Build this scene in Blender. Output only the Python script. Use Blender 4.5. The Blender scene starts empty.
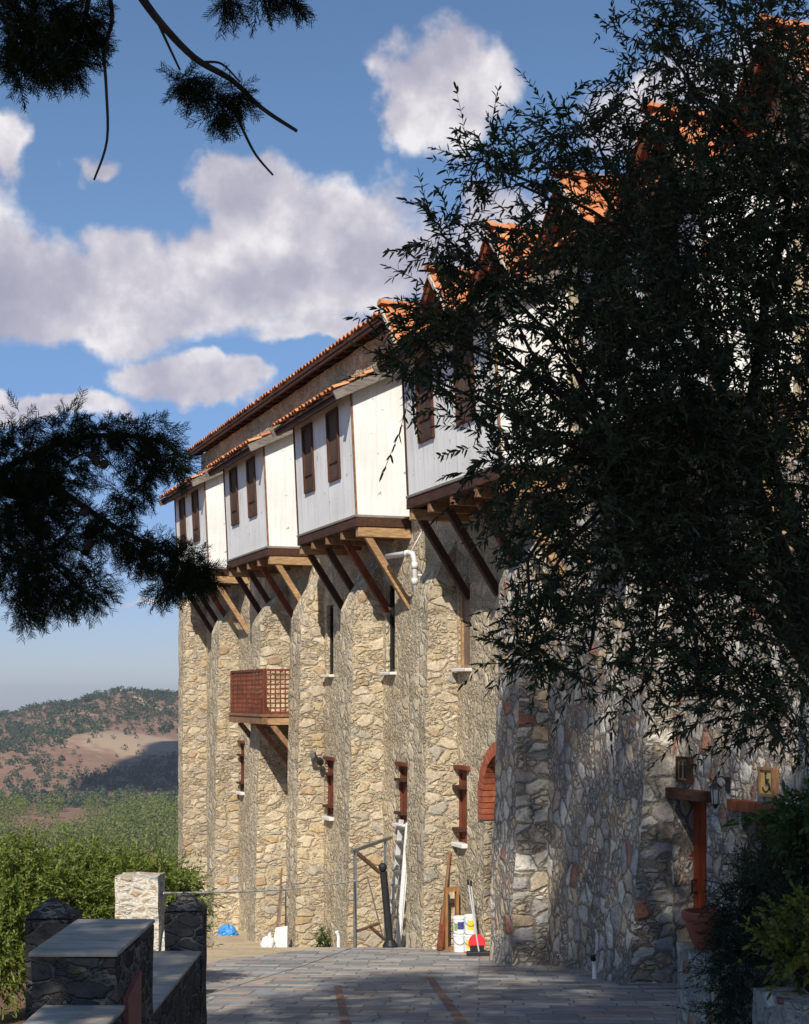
import bpy, math, random
import numpy as np
from mathutils import Vector, Matrix, noise as mnoise

random.seed(7)
RNG = np.random.default_rng(11)
SC = bpy.context.scene
COL = SC.collection
R = math.radians
F = 1500.0                      # focal length in pixels of the photograph
HORIZON = 695.0                 # eye level row; world z = 0 is the photographer's eye


def at(px, py, d):
    """world point seen at photo position (px, py) at depth d metres"""
    return Vector(((px - 404.5) / F * d, d, (HORIZON - py) / F * d))


# ------------------------------------------------------------------ materials
def new_mat(name):
    m = bpy.data.materials.new(name)
    m.use_nodes = True
    nt = m.node_tree
    for n in list(nt.nodes):
        nt.nodes.remove(n)
    out = nt.nodes.new('ShaderNodeOutputMaterial')
    b = nt.nodes.new('ShaderNodeBsdfPrincipled')
    nt.links.new(b.outputs[0], out.inputs[0])
    return m, nt, b


def nd(nt, typ, **kw):
    n = nt.nodes.new(typ)
    for k, v in kw.items():
        if k.startswith('i_'):
            key = k[2:]
            key = int(key) if key.isdigit() else key.replace('_', ' ')
            n.inputs[key].default_value = v
        else:
            setattr(n, k, v)
    return n


def ramp(nt, fac, stops, interp='LINEAR'):
    r = nt.nodes.new('ShaderNodeValToRGB')
    r.color_ramp.interpolation = interp
    el = r.color_ramp.elements
    while len(el) > 1:
        el.remove(el[-1])
    el[0].position = stops[0][0]
    el[0].color = (*stops[0][1], 1)
    for p, c in stops[1:]:
        e = el.new(p)
        e.color = (*c, 1)
    nt.links.new(fac, r.inputs[0])
    return r.outputs[0]


def math_n(nt, op, a, b=None, c=None, clamp=False):
    n = nt.nodes.new('ShaderNodeMath')
    n.operation = op
    n.use_clamp = clamp
    for i, v in enumerate((a, b, c)):
        if v is None:
            continue
        if isinstance(v, (int, float)):
            n.inputs[i].default_value = v
        else:
            nt.links.new(v, n.inputs[i])
    return n.outputs[0]


def mix_c(nt, fac, a, b, blend='MIX'):
    n = nt.nodes.new('ShaderNodeMix')
    n.data_type = 'RGBA'
    n.blend_type = blend
    for sock, v in ((n.inputs[0], fac), (n.inputs[6], a), (n.inputs[7], b)):
        if isinstance(v, (int, float)):
            sock.default_value = v
        elif isinstance(v, tuple):
            sock.default_value = (*v, 1)
        else:
            nt.links.new(v, sock)
    return n.outputs[2]


def coords(nt, kind='Object', scale=(1, 1, 1), rot=(0, 0, 0)):
    t = nt.nodes.new('ShaderNodeTexCoord')
    mp = nt.nodes.new('ShaderNodeMapping')
    mp.inputs['Scale'].default_value = scale
    mp.inputs['Rotation'].default_value = rot
    nt.links.new(t.outputs[kind], mp.inputs[0])
    return mp.outputs[0]


def bump(nt, b, h, dist, strength=1.0):
    n = nt.nodes.new('ShaderNodeBump')
    n.inputs['Strength'].default_value = strength
    n.inputs['Distance'].default_value = dist
    nt.links.new(h, n.inputs['Height'])
    nt.links.new(n.outputs[0], b.inputs['Normal'])


def noise(nt, vec, scale, detail=4, rough=.55):
    n = nd(nt, 'ShaderNodeTexNoise', i_Scale=scale, i_Detail=detail, i_Roughness=rough)
    nt.links.new(vec, n.inputs['Vector'])
    return n.outputs[0], n.outputs[1]


def stone_mat(name, cols, mortar, scale=(3.2, 3.2, 4.6), small=.4, joint=.06, depth=.035, warp=.22, stain=.35, gap=.8):
    m, nt, b = new_mat(name)
    v = coords(nt, scale=scale)
    _, nc = noise(nt, v, 1.3, 3)
    off = nd(nt, 'ShaderNodeVectorMath', operation='MULTIPLY_ADD')
    nt.links.new(nc, off.inputs[0])
    off.inputs[1].default_value = (warp * 2.2,) * 3
    nt.links.new(v, off.inputs[2])
    _, nc2 = noise(nt, v, 5.5, 4, .6)
    off2 = nd(nt, 'ShaderNodeVectorMath', operation='MULTIPLY_ADD')
    nt.links.new(nc2, off2.inputs[0])
    off2.inputs[1].default_value = (.16,) * 3
    nt.links.new(off.outputs[0], off2.inputs[2])
    vw = off2.outputs[0]

    def cells(sc, rnd):
        a = nd(nt, 'ShaderNodeTexVoronoi', feature='F1', i_Scale=sc, i_Randomness=rnd)
        e = nd(nt, 'ShaderNodeTexVoronoi', feature='DISTANCE_TO_EDGE', i_Scale=sc, i_Randomness=rnd)
        nt.links.new(vw, a.inputs['Vector'])
        nt.links.new(vw, e.inputs['Vector'])
        sp = nd(nt, 'ShaderNodeSeparateColor')
        nt.links.new(a.outputs['Color'], sp.inputs[0])
        return sp.outputs[0], sp.outputs[1], e.outputs['Distance']
    r1, g1, e1 = cells(1.0, .85)
    r2, g2, e2 = cells(2.5, 1.0)
    # where the large cell's number is low the wall is packed with small rubble
    use_small = math_n(nt, 'LESS_THAN', g1, small)
    mixf = nd(nt, 'ShaderNodeMix', data_type='FLOAT')
    nt.links.new(use_small, mixf.inputs[0]); nt.links.new(r1, mixf.inputs[2]); nt.links.new(r2, mixf.inputs[3])
    rnd = mixf.outputs[0]
    e2s = math_n(nt, 'MINIMUM', math_n(nt, 'MULTIPLY', e2, .75), math_n(nt, 'ADD', e1, .03))
    mixe = nd(nt, 'ShaderNodeMix', data_type='FLOAT')
    nt.links.new(use_small, mixe.inputs[0]); nt.links.new(e1, mixe.inputs[2]); nt.links.new(e2s, mixe.inputs[3])
    edge = mixe.outputs[0]
    vo = coords(nt)
    n1, _ = noise(nt, vo, 9, 6, .65)
    n2, _ = noise(nt, vo, 34, 5, .7)
    n3, _ = noise(nt, vo, .45, 4, .6)
    n4, _ = noise(nt, vo, 3.2, 5, .62)
    n5, _ = noise(nt, vo, 1.9, 4, .6)
    edge_n = math_n(nt, 'ADD', edge, math_n(nt, 'MULTIPLY', math_n(nt, 'SUBTRACT', n1, .5), .10))
    edge_n = math_n(nt, 'SUBTRACT', edge_n, math_n(nt, 'MULTIPLY', math_n(nt, 'SUBTRACT', n4, .46), .28))
    mask = nd(nt, 'ShaderNodeMapRange', interpolation_type='SMOOTHSTEP', i_1=joint * .35, i_2=joint * 1.3)
    nt.links.new(edge_n, mask.inputs[0])
    stone = ramp(nt, rnd, cols, 'CONSTANT')
    stone = mix_c(nt, .75, stone, ramp(nt, n1, [(.25, (.48, .46, .44)), (.5, (.92, .91, .9)), (.75, (1.35, 1.3, 1.22))]), 'MULTIPLY')
    stone = mix_c(nt, .6, stone, ramp(nt, n2, [(.3, (.6, .6, .6)), (.7, (1.25, 1.25, 1.25))]), 'MULTIPLY')
    mort = mix_c(nt, .5, mortar, ramp(nt, n2, [(.3, (.55, .53, .5)), (.7, (1.2, 1.18, 1.15))]), 'MULTIPLY')
    crev = nd(nt, 'ShaderNodeMapRange', interpolation_type='SMOOTHSTEP', i_1=.012, i_2=.035)
    nt.links.new(edge, crev.inputs[0])
    openj = nd(nt, 'ShaderNodeMapRange', interpolation_type='SMOOTHSTEP', i_1=.44, i_2=.58)
    nt.links.new(n5, openj.inputs[0])
    dark = math_n(nt, 'MULTIPLY', math_n(nt, 'SUBTRACT', 1.0, crev.outputs[0]), math_n(nt, 'MULTIPLY', openj.outputs[0], gap))
    mort = mix_c(nt, dark, mort, tuple(x * .28 for x in mortar))
    c = mix_c(nt, mask.outputs[0], mort, stone)
    pits = ramp(nt, n2, [(.33, (.30, .28, .25)), (.42, (1, 1, 1))])
    c = mix_c(nt, .8, c, pits, 'MULTIPLY')
    c = mix_c(nt, stain, c, ramp(nt, n3, [(.3, (.55, .54, .52)), (.55, (1, .99, .97)), (.75, (1.22, 1.17, 1.08))]), 'MULTIPLY')
    nt.links.new(c, b.inputs['Base Color'])
    b.inputs['Roughness'].default_value = .92
    b.inputs['Specular IOR Level'].default_value = .2
    hm = nd(nt, 'ShaderNodeMapRange', interpolation_type='SMOOTHSTEP', i_1=0.0, i_2=joint * 3.2)
    nt.links.new(edge_n, hm.inputs[0])
    h = math_n(nt, 'ADD', hm.outputs[0], math_n(nt, 'MULTIPLY', n1, .7))
    h = math_n(nt, 'ADD', h, math_n(nt, 'MULTIPLY', n2, .35))
    h = math_n(nt, 'ADD', h, math_n(nt, 'MULTIPLY', rnd, .6))
    bump(nt, b, h, depth)
    return m


WARM = [(0, (.47, .39, .28)), (.14, (.57, .49, .37)), (.28, (.38, .33, .27)), (.4, (.50, .40, .26)), (.52, (.61, .54, .42)),
        (.66, (.36, .35, .32)), (.76, (.47, .35, .21)), (.84, (.54, .47, .37)), (.95, (.40, .27, .18))]
GREYS = [(0, (.46, .42, .35)), (.16, (.60, .56, .48)), (.3, (.38, .36, .34)), (.44, (.52, .44, .33)), (.58, (.66, .62, .55)),
         (.7, (.43, .39, .34)), (.8, (.54, .42, .28)), (.88, (.50, .48, .46)), (.95, (.40, .20, .14))]
DARKS = [(0, (.075, .072, .062)), (.2, (.12, .112, .095)), (.36, (.055, .057, .058)), (.5, (.10, .105, .098)), (.64, (.14, .12, .095)),
         (.78, (.068, .068, .072)), (.95, (.12, .075, .055))]
M = {}
WARM_PALE = [(p, tuple(min(.8, .5 * x * 1.22 + .5 * y) for x, y in zip(c, (.62, .52, .345)))) for p, c in WARM]
M['stone_rubble'] = stone_mat('rubble_stone', WARM_PALE, (.66, .56, .39), scale=(4.4, 4.4, 4.4), small=.66, joint=.055, depth=.035, gap=1.0, stain=.6)
WARM_MID = [(p, tuple(.75 * x * 1.1 + .25 * y for x, y in zip(c, (.62, .50, .31)))) for p, c in WARM]
M['stone_block'] = stone_mat('coursed_stone', WARM_MID, (.61, .515, .36), scale=(3.2, 3.2, 6.0), small=.42, warp=.24, joint=.055, depth=.026, gap=1.0, stain=.55)
M['stone_grey'] = stone_mat('grey_rubble_stone', GREYS, (.26, .22, .18), scale=(5.4, 5.4, 4.0), small=.45, depth=.03)
M['stone_grey_block'] = stone_mat('grey_coursed_stone', GREYS, (.30, .26, .21), scale=(3.0, 3.0, 5.6), small=.35, warp=.2, depth=.025)
M['stone_dark'] = stone_mat('dark_stone', DARKS, (.27, .25, .21), scale=(5.2, 5.2, 11.0), small=.3, joint=.04, depth=.02)
M['stone_pale'] = stone_mat('pale_stone', [(0, (.52, .42, .28)), (.3, (.62, .58, .48)), (.5, (.48, .38, .27)), (.7, (.60, .54, .44)), (.85, (.44, .44, .42))],
                            (.72, .68, .58), scale=(7.5, 7.5, 13), small=.2, joint=.09, depth=.012)
M['stone_planter'] = stone_mat('planter_stone', GREYS, (.42, .39, .34), scale=(7, 7, 9), small=.3, depth=.02)


def flat_mat(name, col, rough=.7, var=.25, nscale=6, metal=0.0, bump_d=0.0, spec=.4, stretch=(1, 1, 1), fine=.3):
    m, nt, b = new_mat(name)
    v = coords(nt, scale=stretch)
    n, _ = noise(nt, v, nscale, 6, .62)
    n2, _ = noise(nt, v, nscale * 7, 4, .6)
    lo = tuple(c * (1 - var) for c in col)
    hi = tuple(min(1, c * (1 + var)) for c in col)
    c = ramp(nt, n, [(.25, lo), (.75, hi)])
    c = mix_c(nt, fine, c, ramp(nt, n2, [(.3, (.6, .6, .6)), (.7, (1.25, 1.25, 1.25))]), 'MULTIPLY')
    nt.links.new(c, b.inputs['Base Color'])
    b.inputs['Roughness'].default_value = rough
    b.inputs['Metallic'].default_value = metal
    b.inputs['Specular IOR Level'].default_value = spec
    if bump_d:
        bump(nt, b, math_n(nt, 'ADD', n2, n), bump_d)
    return m


def wood_mat(name, col, dark, stretch=(1, 1, 1), rough=.75):
    m, nt, b = new_mat(name)
    v = coords(nt, scale=stretch)
    n, _ = noise(nt, v, 5, 7, .68)
    n2, _ = noise(nt, coords(nt), 1.6, 3)
    c = ramp(nt, n, [(.3, dark), (.48, tuple((a + q) / 2 for a, q in zip(col, dark))), (.62, col), (.8, tuple(min(1, a * 1.25) for a in col))])
    c = mix_c(nt, .6, c, ramp(nt, n2, [(.3, (.55, .52, .5)), (.7, (1.2, 1.2, 1.2))]), 'MULTIPLY')
    nt.links.new(c, b.inputs['Base Color'])
    b.inputs['Roughness'].default_value = rough
    b.inputs['Specular IOR Level'].default_value = .25
    bump(nt, b, n, .008)
    return m


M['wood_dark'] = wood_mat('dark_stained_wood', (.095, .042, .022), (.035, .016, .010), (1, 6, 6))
M['wood_red'] = wood_mat('red_brown_wood', (.23, .065, .03), (.09, .028, .016), (4, 4, .8))
M['wood_tan'] = wood_mat('tan_weathered_wood', (.50, .32, .16), (.24, .13, .06), (5, 1.0, 5))
M['wood_brace'] = wood_mat('brown_brace_wood', (.34, .19, .10), (.15, .075, .04), (5, 3, 1.5))
M['wood_grey'] = wood_mat('grey_weathered_board', (.30, .26, .22), (.13, .11, .095), (6, 1.0, 6))
M['wood_plank'] = wood_mat('orange_plank_wood', (.44, .22, .075), (.20, .085, .03), (5, 5, .8))
M['shutter'] = wood_mat('shutter_wood', (.115, .05, .028), (.05, .024, .014), (8, 8, .8))
M['shutter_grey'] = wood_mat('faded_shutter_wood', (.24, .17, .13), (.14, .095, .07), (8, 8, .8))
M['shutter_mid'] = wood_mat('brown_shutter_wood', (.115, .072, .052), (.055, .033, .022), (8, 8, .8))
M['door_red'] = wood_mat('red_door_wood', (.36, .07, .025), (.16, .03, .012), (8, 8, .7), .5)
M['metal_grey'] = flat_mat('grey_galvanised_metal', (.30, .30, .29), .5, .3, 8, .7)
M['metal_rust'] = flat_mat('rusty_brown_steel', (.20, .12, .07), .8, .5, 10, .2)
M['alu'] = flat_mat('worn_aluminium', (.62, .62, .60), .45, .2, 7, .35)
M['alu_white'] = flat_mat('white_painted_aluminium', (.72, .72, .70), .5, .12, 7)
M['black'] = flat_mat('black_rubber', (.014, .014, .015), .6, .3, 9)
M['white_plastic'] = flat_mat('white_plastic', (.78, .78, .76), .4, .08, 5)
M['pvc'] = flat_mat('pale_grey_pipe', (.64, .63, .60), .5, .15, 6)
M['red_plastic'] = flat_mat('red_plastic', (.62, .012, .02), .35, .08, 5)
M['blue_label'] = flat_mat('blue_violet_print', (.05, .045, .25), .5, .3, 22)
M['green_label'] = flat_mat('green_print', (.22, .36, .06), .5, .3, 20)
M['yellow_label'] = flat_mat('yellow_print', (.78, .60, .06), .5, .2, 20)
M['tarp_blue'] = flat_mat('blue_plastic_sheet', (.05, .26, .62), .4, .35, 14)
M['bag_white'] = flat_mat('white_sack', (.72, .73, .74), .7, .12, 12, bump_d=.01)
M['lead_glass'] = flat_mat('dark_glass', (.012, .012, .014), .12, .2, 3, spec=.6)
M['lamp_glass'] = flat_mat('pale_lamp_glass', (.34, .36, .36), .2, .2, 9)
M['iron'] = flat_mat('black_iron', (.02, .02, .021), .5, .3, 14, .3)
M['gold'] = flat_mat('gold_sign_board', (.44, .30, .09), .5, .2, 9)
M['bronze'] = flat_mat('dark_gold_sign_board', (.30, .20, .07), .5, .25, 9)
M['sill'] = flat_mat('white_stone_sill', (.68, .66, .61), .8, .18, 8, bump_d=.005)
M['slate'] = flat_mat('grey_slate_coping', (.46, .40, .32), .85, .45, 3, bump_d=.008, stretch=(1, 3, 1))
M['terracotta'] = flat_mat('terracotta', (.36, .10, .055), .8, .25, 7)
M['bark'] = flat_mat('dark_bark', (.034, .027, .02), .95, .4, 12, bump_d=.02, stretch=(1, 1, .3))
M['plaque'] = flat_mat('red_brown_plaque', (.34, .12, .085), .6, .3, 9)
M['verge'] = flat_mat('pale_mortar_verge', (.52, .47, .39), .9, .2, 9, bump_d=.01)
M['plant_leaf'] = None


def plaster_mat():
    m, nt, b = new_mat('white_painted_board')
    v = coords(nt)
    n, _ = noise(nt, v, 1.3, 6, .6)
    n2, _ = noise(nt, coords(nt, scale=(9, 9, .5)), 1.4, 6, .7)
    n3, _ = noise(nt, v, 6.5, 5, .62)
    c = ramp(nt, n, [(.28, (.70, .69, .655)), (.6, (.82, .815, .79))])
    c = mix_c(nt, .45, c, ramp(nt, n2, [(.30, (.66, .64, .60)), (.5, (.96, .955, .94)), (.62, (1.03, 1.03, 1.03))]), 'MULTIPLY')
    chips = ramp(nt, n3, [(.665, (0, 0, 0)), (.685, (1, 1, 1))])
    c = mix_c(nt, chips, c, (.36, .33, .29))
    # board joints every 0.42 m along the front
    sx = nd(nt, 'ShaderNodeSeparateXYZ')
    nt.links.new(v, sx.inputs[0])
    fr = math_n(nt, 'FRACT', math_n(nt, 'MULTIPLY', sx.outputs[0], 1 / .42))
    j = math_n(nt, 'LESS_THAN', math_n(nt, 'ABSOLUTE', math_n(nt, 'SUBTRACT', fr, .5)), .018)
    geo = nd(nt, 'ShaderNodeNewGeometry')
    tr = nd(nt, 'ShaderNodeVectorTransform', vector_type='NORMAL', convert_from='WORLD', convert_to='OBJECT')
    nt.links.new(geo.outputs['True Normal'], tr.inputs[0])
    sn = nd(nt, 'ShaderNodeSeparateXYZ')
    nt.links.new(tr.outputs[0], sn.inputs[0])
    jf = math_n(nt, 'MULTIPLY', j, math_n(nt, 'GREATER_THAN', sn.outputs[1], .7))
    c = mix_c(nt, math_n(nt, 'MULTIPLY', jf, .30), c, (.30, .29, .27))
    nt.links.new(c, b.inputs['Base Color'])
    b.inputs['Roughness'].default_value = .75
    bump(nt, b, math_n(nt, 'SUBTRACT', n2, math_n(nt, 'MULTIPLY', jf, .6)), .006)
    return m


M['white_board'] = plaster_mat()


def tile_mat():
    m, nt, b = new_mat('orange_roof_tile')
    a = nd(nt, 'ShaderNodeAttribute', attribute_name='rnd')
    v = coords(nt)
    n, _ = noise(nt, v, 14, 5, .65)
    n2, _ = noise(nt, v, .8, 4, .6)
    c = ramp(nt, a.outputs['Fac'], [(0, (.46, .165, .060)), (.35, (.60, .225, .080)), (.6, (.53, .185, .075)), (.85, (.66, .29, .125)), (1, (.40, .145, .07))])
    c = mix_c(nt, .6, c, ramp(nt, n, [(.3, (.65, .63, .6)), (.7, (1.2, 1.2, 1.2))]), 'MULTIPLY')
    c = mix_c(nt, .5, c, ramp(nt, n2, [(.3, (.68, .66, .66)), (.65, (1.1, 1.1, 1.1))]), 'MULTIPLY')
    nt.links.new(c, b.inputs['Base Color'])
    b.inputs['Roughness'].default_value = .85
    bump(nt, b, n, .006)
    return m


M['tile'] = tile_mat()


def brick_mat(name, c1, c2, mortar, scale, bw, rh, ms=.012, axis='XZ'):
    m, nt, b = new_mat(name)
    v = coords(nt, rot=(R(90) if axis == 'XZ' else 0, 0, 0))
    br = nd(nt, 'ShaderNodeTexBrick', i_Scale=scale)
    br.inputs['Color1'].default_value = (*c1, 1)
    br.inputs['Color2'].default_value = (*c2, 1)
    br.inputs['Mortar'].default_value = (*mortar, 1)
    br.inputs['Mortar Size'].default_value = ms
    br.inputs['Brick Width'].default_value = bw
    br.inputs['Row Height'].default_value = rh
    nt.links.new(v, br.inputs['Vector'])
    n, _ = noise(nt, coords(nt), 12, 5)
    c = mix_c(nt, .6, br.outputs['Color'], ramp(nt, n, [(.3, (.6, .6, .6)), (.7, (1.2, 1.2, 1.2))]), 'MULTIPLY')
    nt.links.new(c, b.inputs['Base Color'])
    b.inputs['Roughness'].default_value = .9
    bump(nt, b, math_n(nt, 'SUBTRACT', n, br.outputs['Fac']), .01)
    return m


M['brick'] = flat_mat('red_brick', (.34, .095, .045), .9, .35, 9, bump_d=.01)


def paving_mat():
    m, nt, b = new_mat('slate_paving')
    v0 = coords(nt, rot=(0, 0, R(3)))
    _, nc = noise(nt, v0, 2.2, 3)
    off = nd(nt, 'ShaderNodeVectorMath', operation='MULTIPLY_ADD')
    nt.links.new(nc, off.inputs[0])
    off.inputs[1].default_value = (.10, .05, 0)
    nt.links.new(v0, off.inputs[2])
    br = nd(nt, 'ShaderNodeTexBrick', i_Scale=1.0, offset=.43, squash=1.35, squash_frequency=3)
    br.inputs['Color1'].default_value = (0, 0, 0, 1)
    br.inputs['Color2'].default_value = (1, 1, 1, 1)
    br.inputs['Mortar'].default_value = (.5, .5, .5, 1)
    br.inputs['Mortar Size'].default_value = .010
    br.inputs['Mortar Smooth'].default_value = .3
    br.inputs['Brick Width'].default_value = .44
    br.inputs['Row Height'].default_value = .27
    nt.links.new(off.outputs[0], br.inputs['Vector'])
    n, _ = noise(nt, v0, 7, 6, .65)
    n2, _ = noise(nt, v0, .7, 5, .6)
    c = ramp(nt, br.outputs['Color'], [(0, (.27, .265, .26)), (.18, (.40, .375, .34)), (.36, (.21, .225, .245)), (.52, (.44, .37, .30)), (.68, (.31, .315, .325)),
                                       (.84, (.38, .29, .24)), (.94, (.50, .47, .43))], 'CONSTANT')
    c = mix_c(nt, .7, c, ramp(nt, n, [(.28, (.6, .6, .6)), (.7, (1.25, 1.25, 1.22))]), 'MULTIPLY')
    c = mix_c(nt, br.outputs['Fac'], c, (.17, .16, .145))
    c = mix_c(nt, .6, c, ramp(nt, n2, [(.35, (.72, .72, .73)), (.65, (1.15, 1.13, 1.08))]), 'MULTIPLY')
    nt.links.new(c, b.inputs['Base Color'])
    b.inputs['Roughness'].default_value = .72
    bump(nt, b, math_n(nt, 'SUBTRACT', math_n(nt, 'MULTIPLY', n, .5), br.outputs['Fac']), .012)
    return m


M['paving'] = paving_mat()
M['paving_strip'] = flat_mat('reddish_paver_strip', (.30, .175, .125), .8, .3, 10, bump_d=.008)


def earth_mat(name, c1, c2, c3, sc=1.0, bd=.03):
    m, nt, b = new_mat(name)
    v = coords(nt)
    n, _ = noise(nt, v, .9 * sc, 7, .65)
    n2, _ = noise(nt, v, 11 * sc, 6, .7)
    c = ramp(nt, n, [(.3, c1), (.52, c2), (.72, c3)])
    c = mix_c(nt, .5, c, ramp(nt, n2, [(.3, (.6, .6, .6)), (.7, (1.25, 1.25, 1.25))]), 'MULTIPLY')
    nt.links.new(c, b.inputs['Base Color'])
    b.inputs['Roughness'].default_value = .95
    b.inputs['Specular IOR Level'].default_value = .1
    bump(nt, b, math_n(nt, 'ADD', n2, n), bd)
    return m


M['dirt'] = earth_mat('pale_sandy_dirt', (.40, .31, .20), (.54, .43, .28), (.60, .50, .36))
M['orange_earth'] = earth_mat('orange_earth', (.42, .22, .11), (.52, .30, .16), (.58, .38, .22))


def terrain_mat():
    m, nt, b = new_mat('hillside_earth')
    v = coords(nt)
    n, _ = noise(nt, v, .012, 9, .68)
    n2, _ = noise(nt, v, .07, 7, .7)
    n3, _ = noise(nt, v, .6, 4, .7)
    c = ramp(nt, n, [(.32, (.20, .135, .085)), (.47, (.235, .145, .10)), (.58, (.27, .168, .118)), (.72, (.33, .23, .155))])
    c = mix_c(nt, .7, c, ramp(nt, n2, [(.3, (.55, .55, .52)), (.7, (1.3, 1.25, 1.2))]), 'MULTIPLY')
    c = mix_c(nt, .4, c, ramp(nt, n3, [(.3, (.6, .6, .6)), (.7, (1.3, 1.3, 1.3))]), 'MULTIPLY')
    # a patch of bare pale soil lies on the spur
    sub = nd(nt, 'ShaderNodeVectorMath', operation='SUBTRACT')
    nt.links.new(v, sub.inputs[0])
    sub.inputs[1].default_value = (-238, 1305, -40)
    sc = nd(nt, 'ShaderNodeVectorMath', operation='MULTIPLY')
    nt.links.new(sub.outputs[0], sc.inputs[0])
    sc.inputs[1].default_value = (1 / 58, 1 / 62, 0)
    ln = nd(nt, 'ShaderNodeVectorMath', operation='LENGTH')
    nt.links.new(sc.outputs[0], ln.inputs[0])
    d = math_n(nt, 'ADD', ln.outputs['Value'], math_n(nt, 'MULTIPLY', math_n(nt, 'SUBTRACT', n2, .5), 2.4))
    msk = nd(nt, 'ShaderNodeMapRange', i_1=1.15, i_2=.6)
    nt.links.new(d, msk.inputs[0])
    c = mix_c(nt, math_n(nt, 'MULTIPLY', msk.outputs[0], .8), c, (.42, .31, .205))
    nt.links.new(c, b.inputs['Base Color'])
    b.inputs['Roughness'].default_value = 1.0
    b.inputs['Specular IOR Level'].default_value = 0
    return m


M['terrain'] = terrain_mat()
M['track'] = earth_mat('pale_track_soil', (.40, .28, .17), (.46, .34, .215), (.50, .38, .25), sc=.05, bd=.0)


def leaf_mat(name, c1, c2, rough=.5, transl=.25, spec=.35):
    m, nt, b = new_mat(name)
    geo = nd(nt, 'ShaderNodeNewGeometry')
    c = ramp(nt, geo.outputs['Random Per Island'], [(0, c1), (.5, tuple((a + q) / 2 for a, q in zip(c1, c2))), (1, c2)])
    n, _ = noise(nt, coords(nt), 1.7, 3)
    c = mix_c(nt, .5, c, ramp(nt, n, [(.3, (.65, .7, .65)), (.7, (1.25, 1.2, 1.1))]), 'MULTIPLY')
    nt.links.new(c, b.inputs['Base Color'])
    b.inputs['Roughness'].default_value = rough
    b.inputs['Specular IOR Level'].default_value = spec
    if transl:
        out = [x for x in nt.nodes if x.type == 'OUTPUT_MATERIAL'][0]
        t = nd(nt, 'ShaderNodeBsdfTranslucent')
        c2n = mix_c(nt, 1.0, c, (1.5, 1.6, .7), 'MULTIPLY')
        nt.links.new(c2n, t.inputs[0])
        ms = nd(nt, 'ShaderNodeMixShader', i_0=transl)
        nt.links.new(b.outputs[0], ms.inputs[1])
        nt.links.new(t.outputs[0], ms.inputs[2])
        nt.links.new(ms.outputs[0], out.inputs[0])
    return m


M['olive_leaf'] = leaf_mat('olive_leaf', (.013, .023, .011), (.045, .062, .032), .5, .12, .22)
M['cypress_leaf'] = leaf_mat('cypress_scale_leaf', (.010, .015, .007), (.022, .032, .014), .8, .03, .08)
M['bush_leaf'] = leaf_mat('glossy_shrub_leaf', (.065, .105, .020), (.215, .25, .05), .45, .3)
M['bush_leaf_dark'] = leaf_mat('dark_shrub_leaf', (.03, .06, .018), (.085, .13, .03), .45, .25)
M['rosemary_leaf'] = leaf_mat('dark_needle_shrub_leaf', (.016, .026, .012), (.04, .055, .024), .6, .1)
M['planter_leaf'] = leaf_mat('yellow_green_shrub_leaf', (.05, .075, .012), (.20, .20, .03), .45, .25)
M['valley_leaf'] = leaf_mat('valley_pine_leaf', (.075, .105, .026), (.20, .225, .055), .8, .15, .1)
M['hill_leaf'] = leaf_mat('hill_tree_leaf', (.032, .052, .026), (.065, .088, .042), .9, .0, .1)


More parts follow.
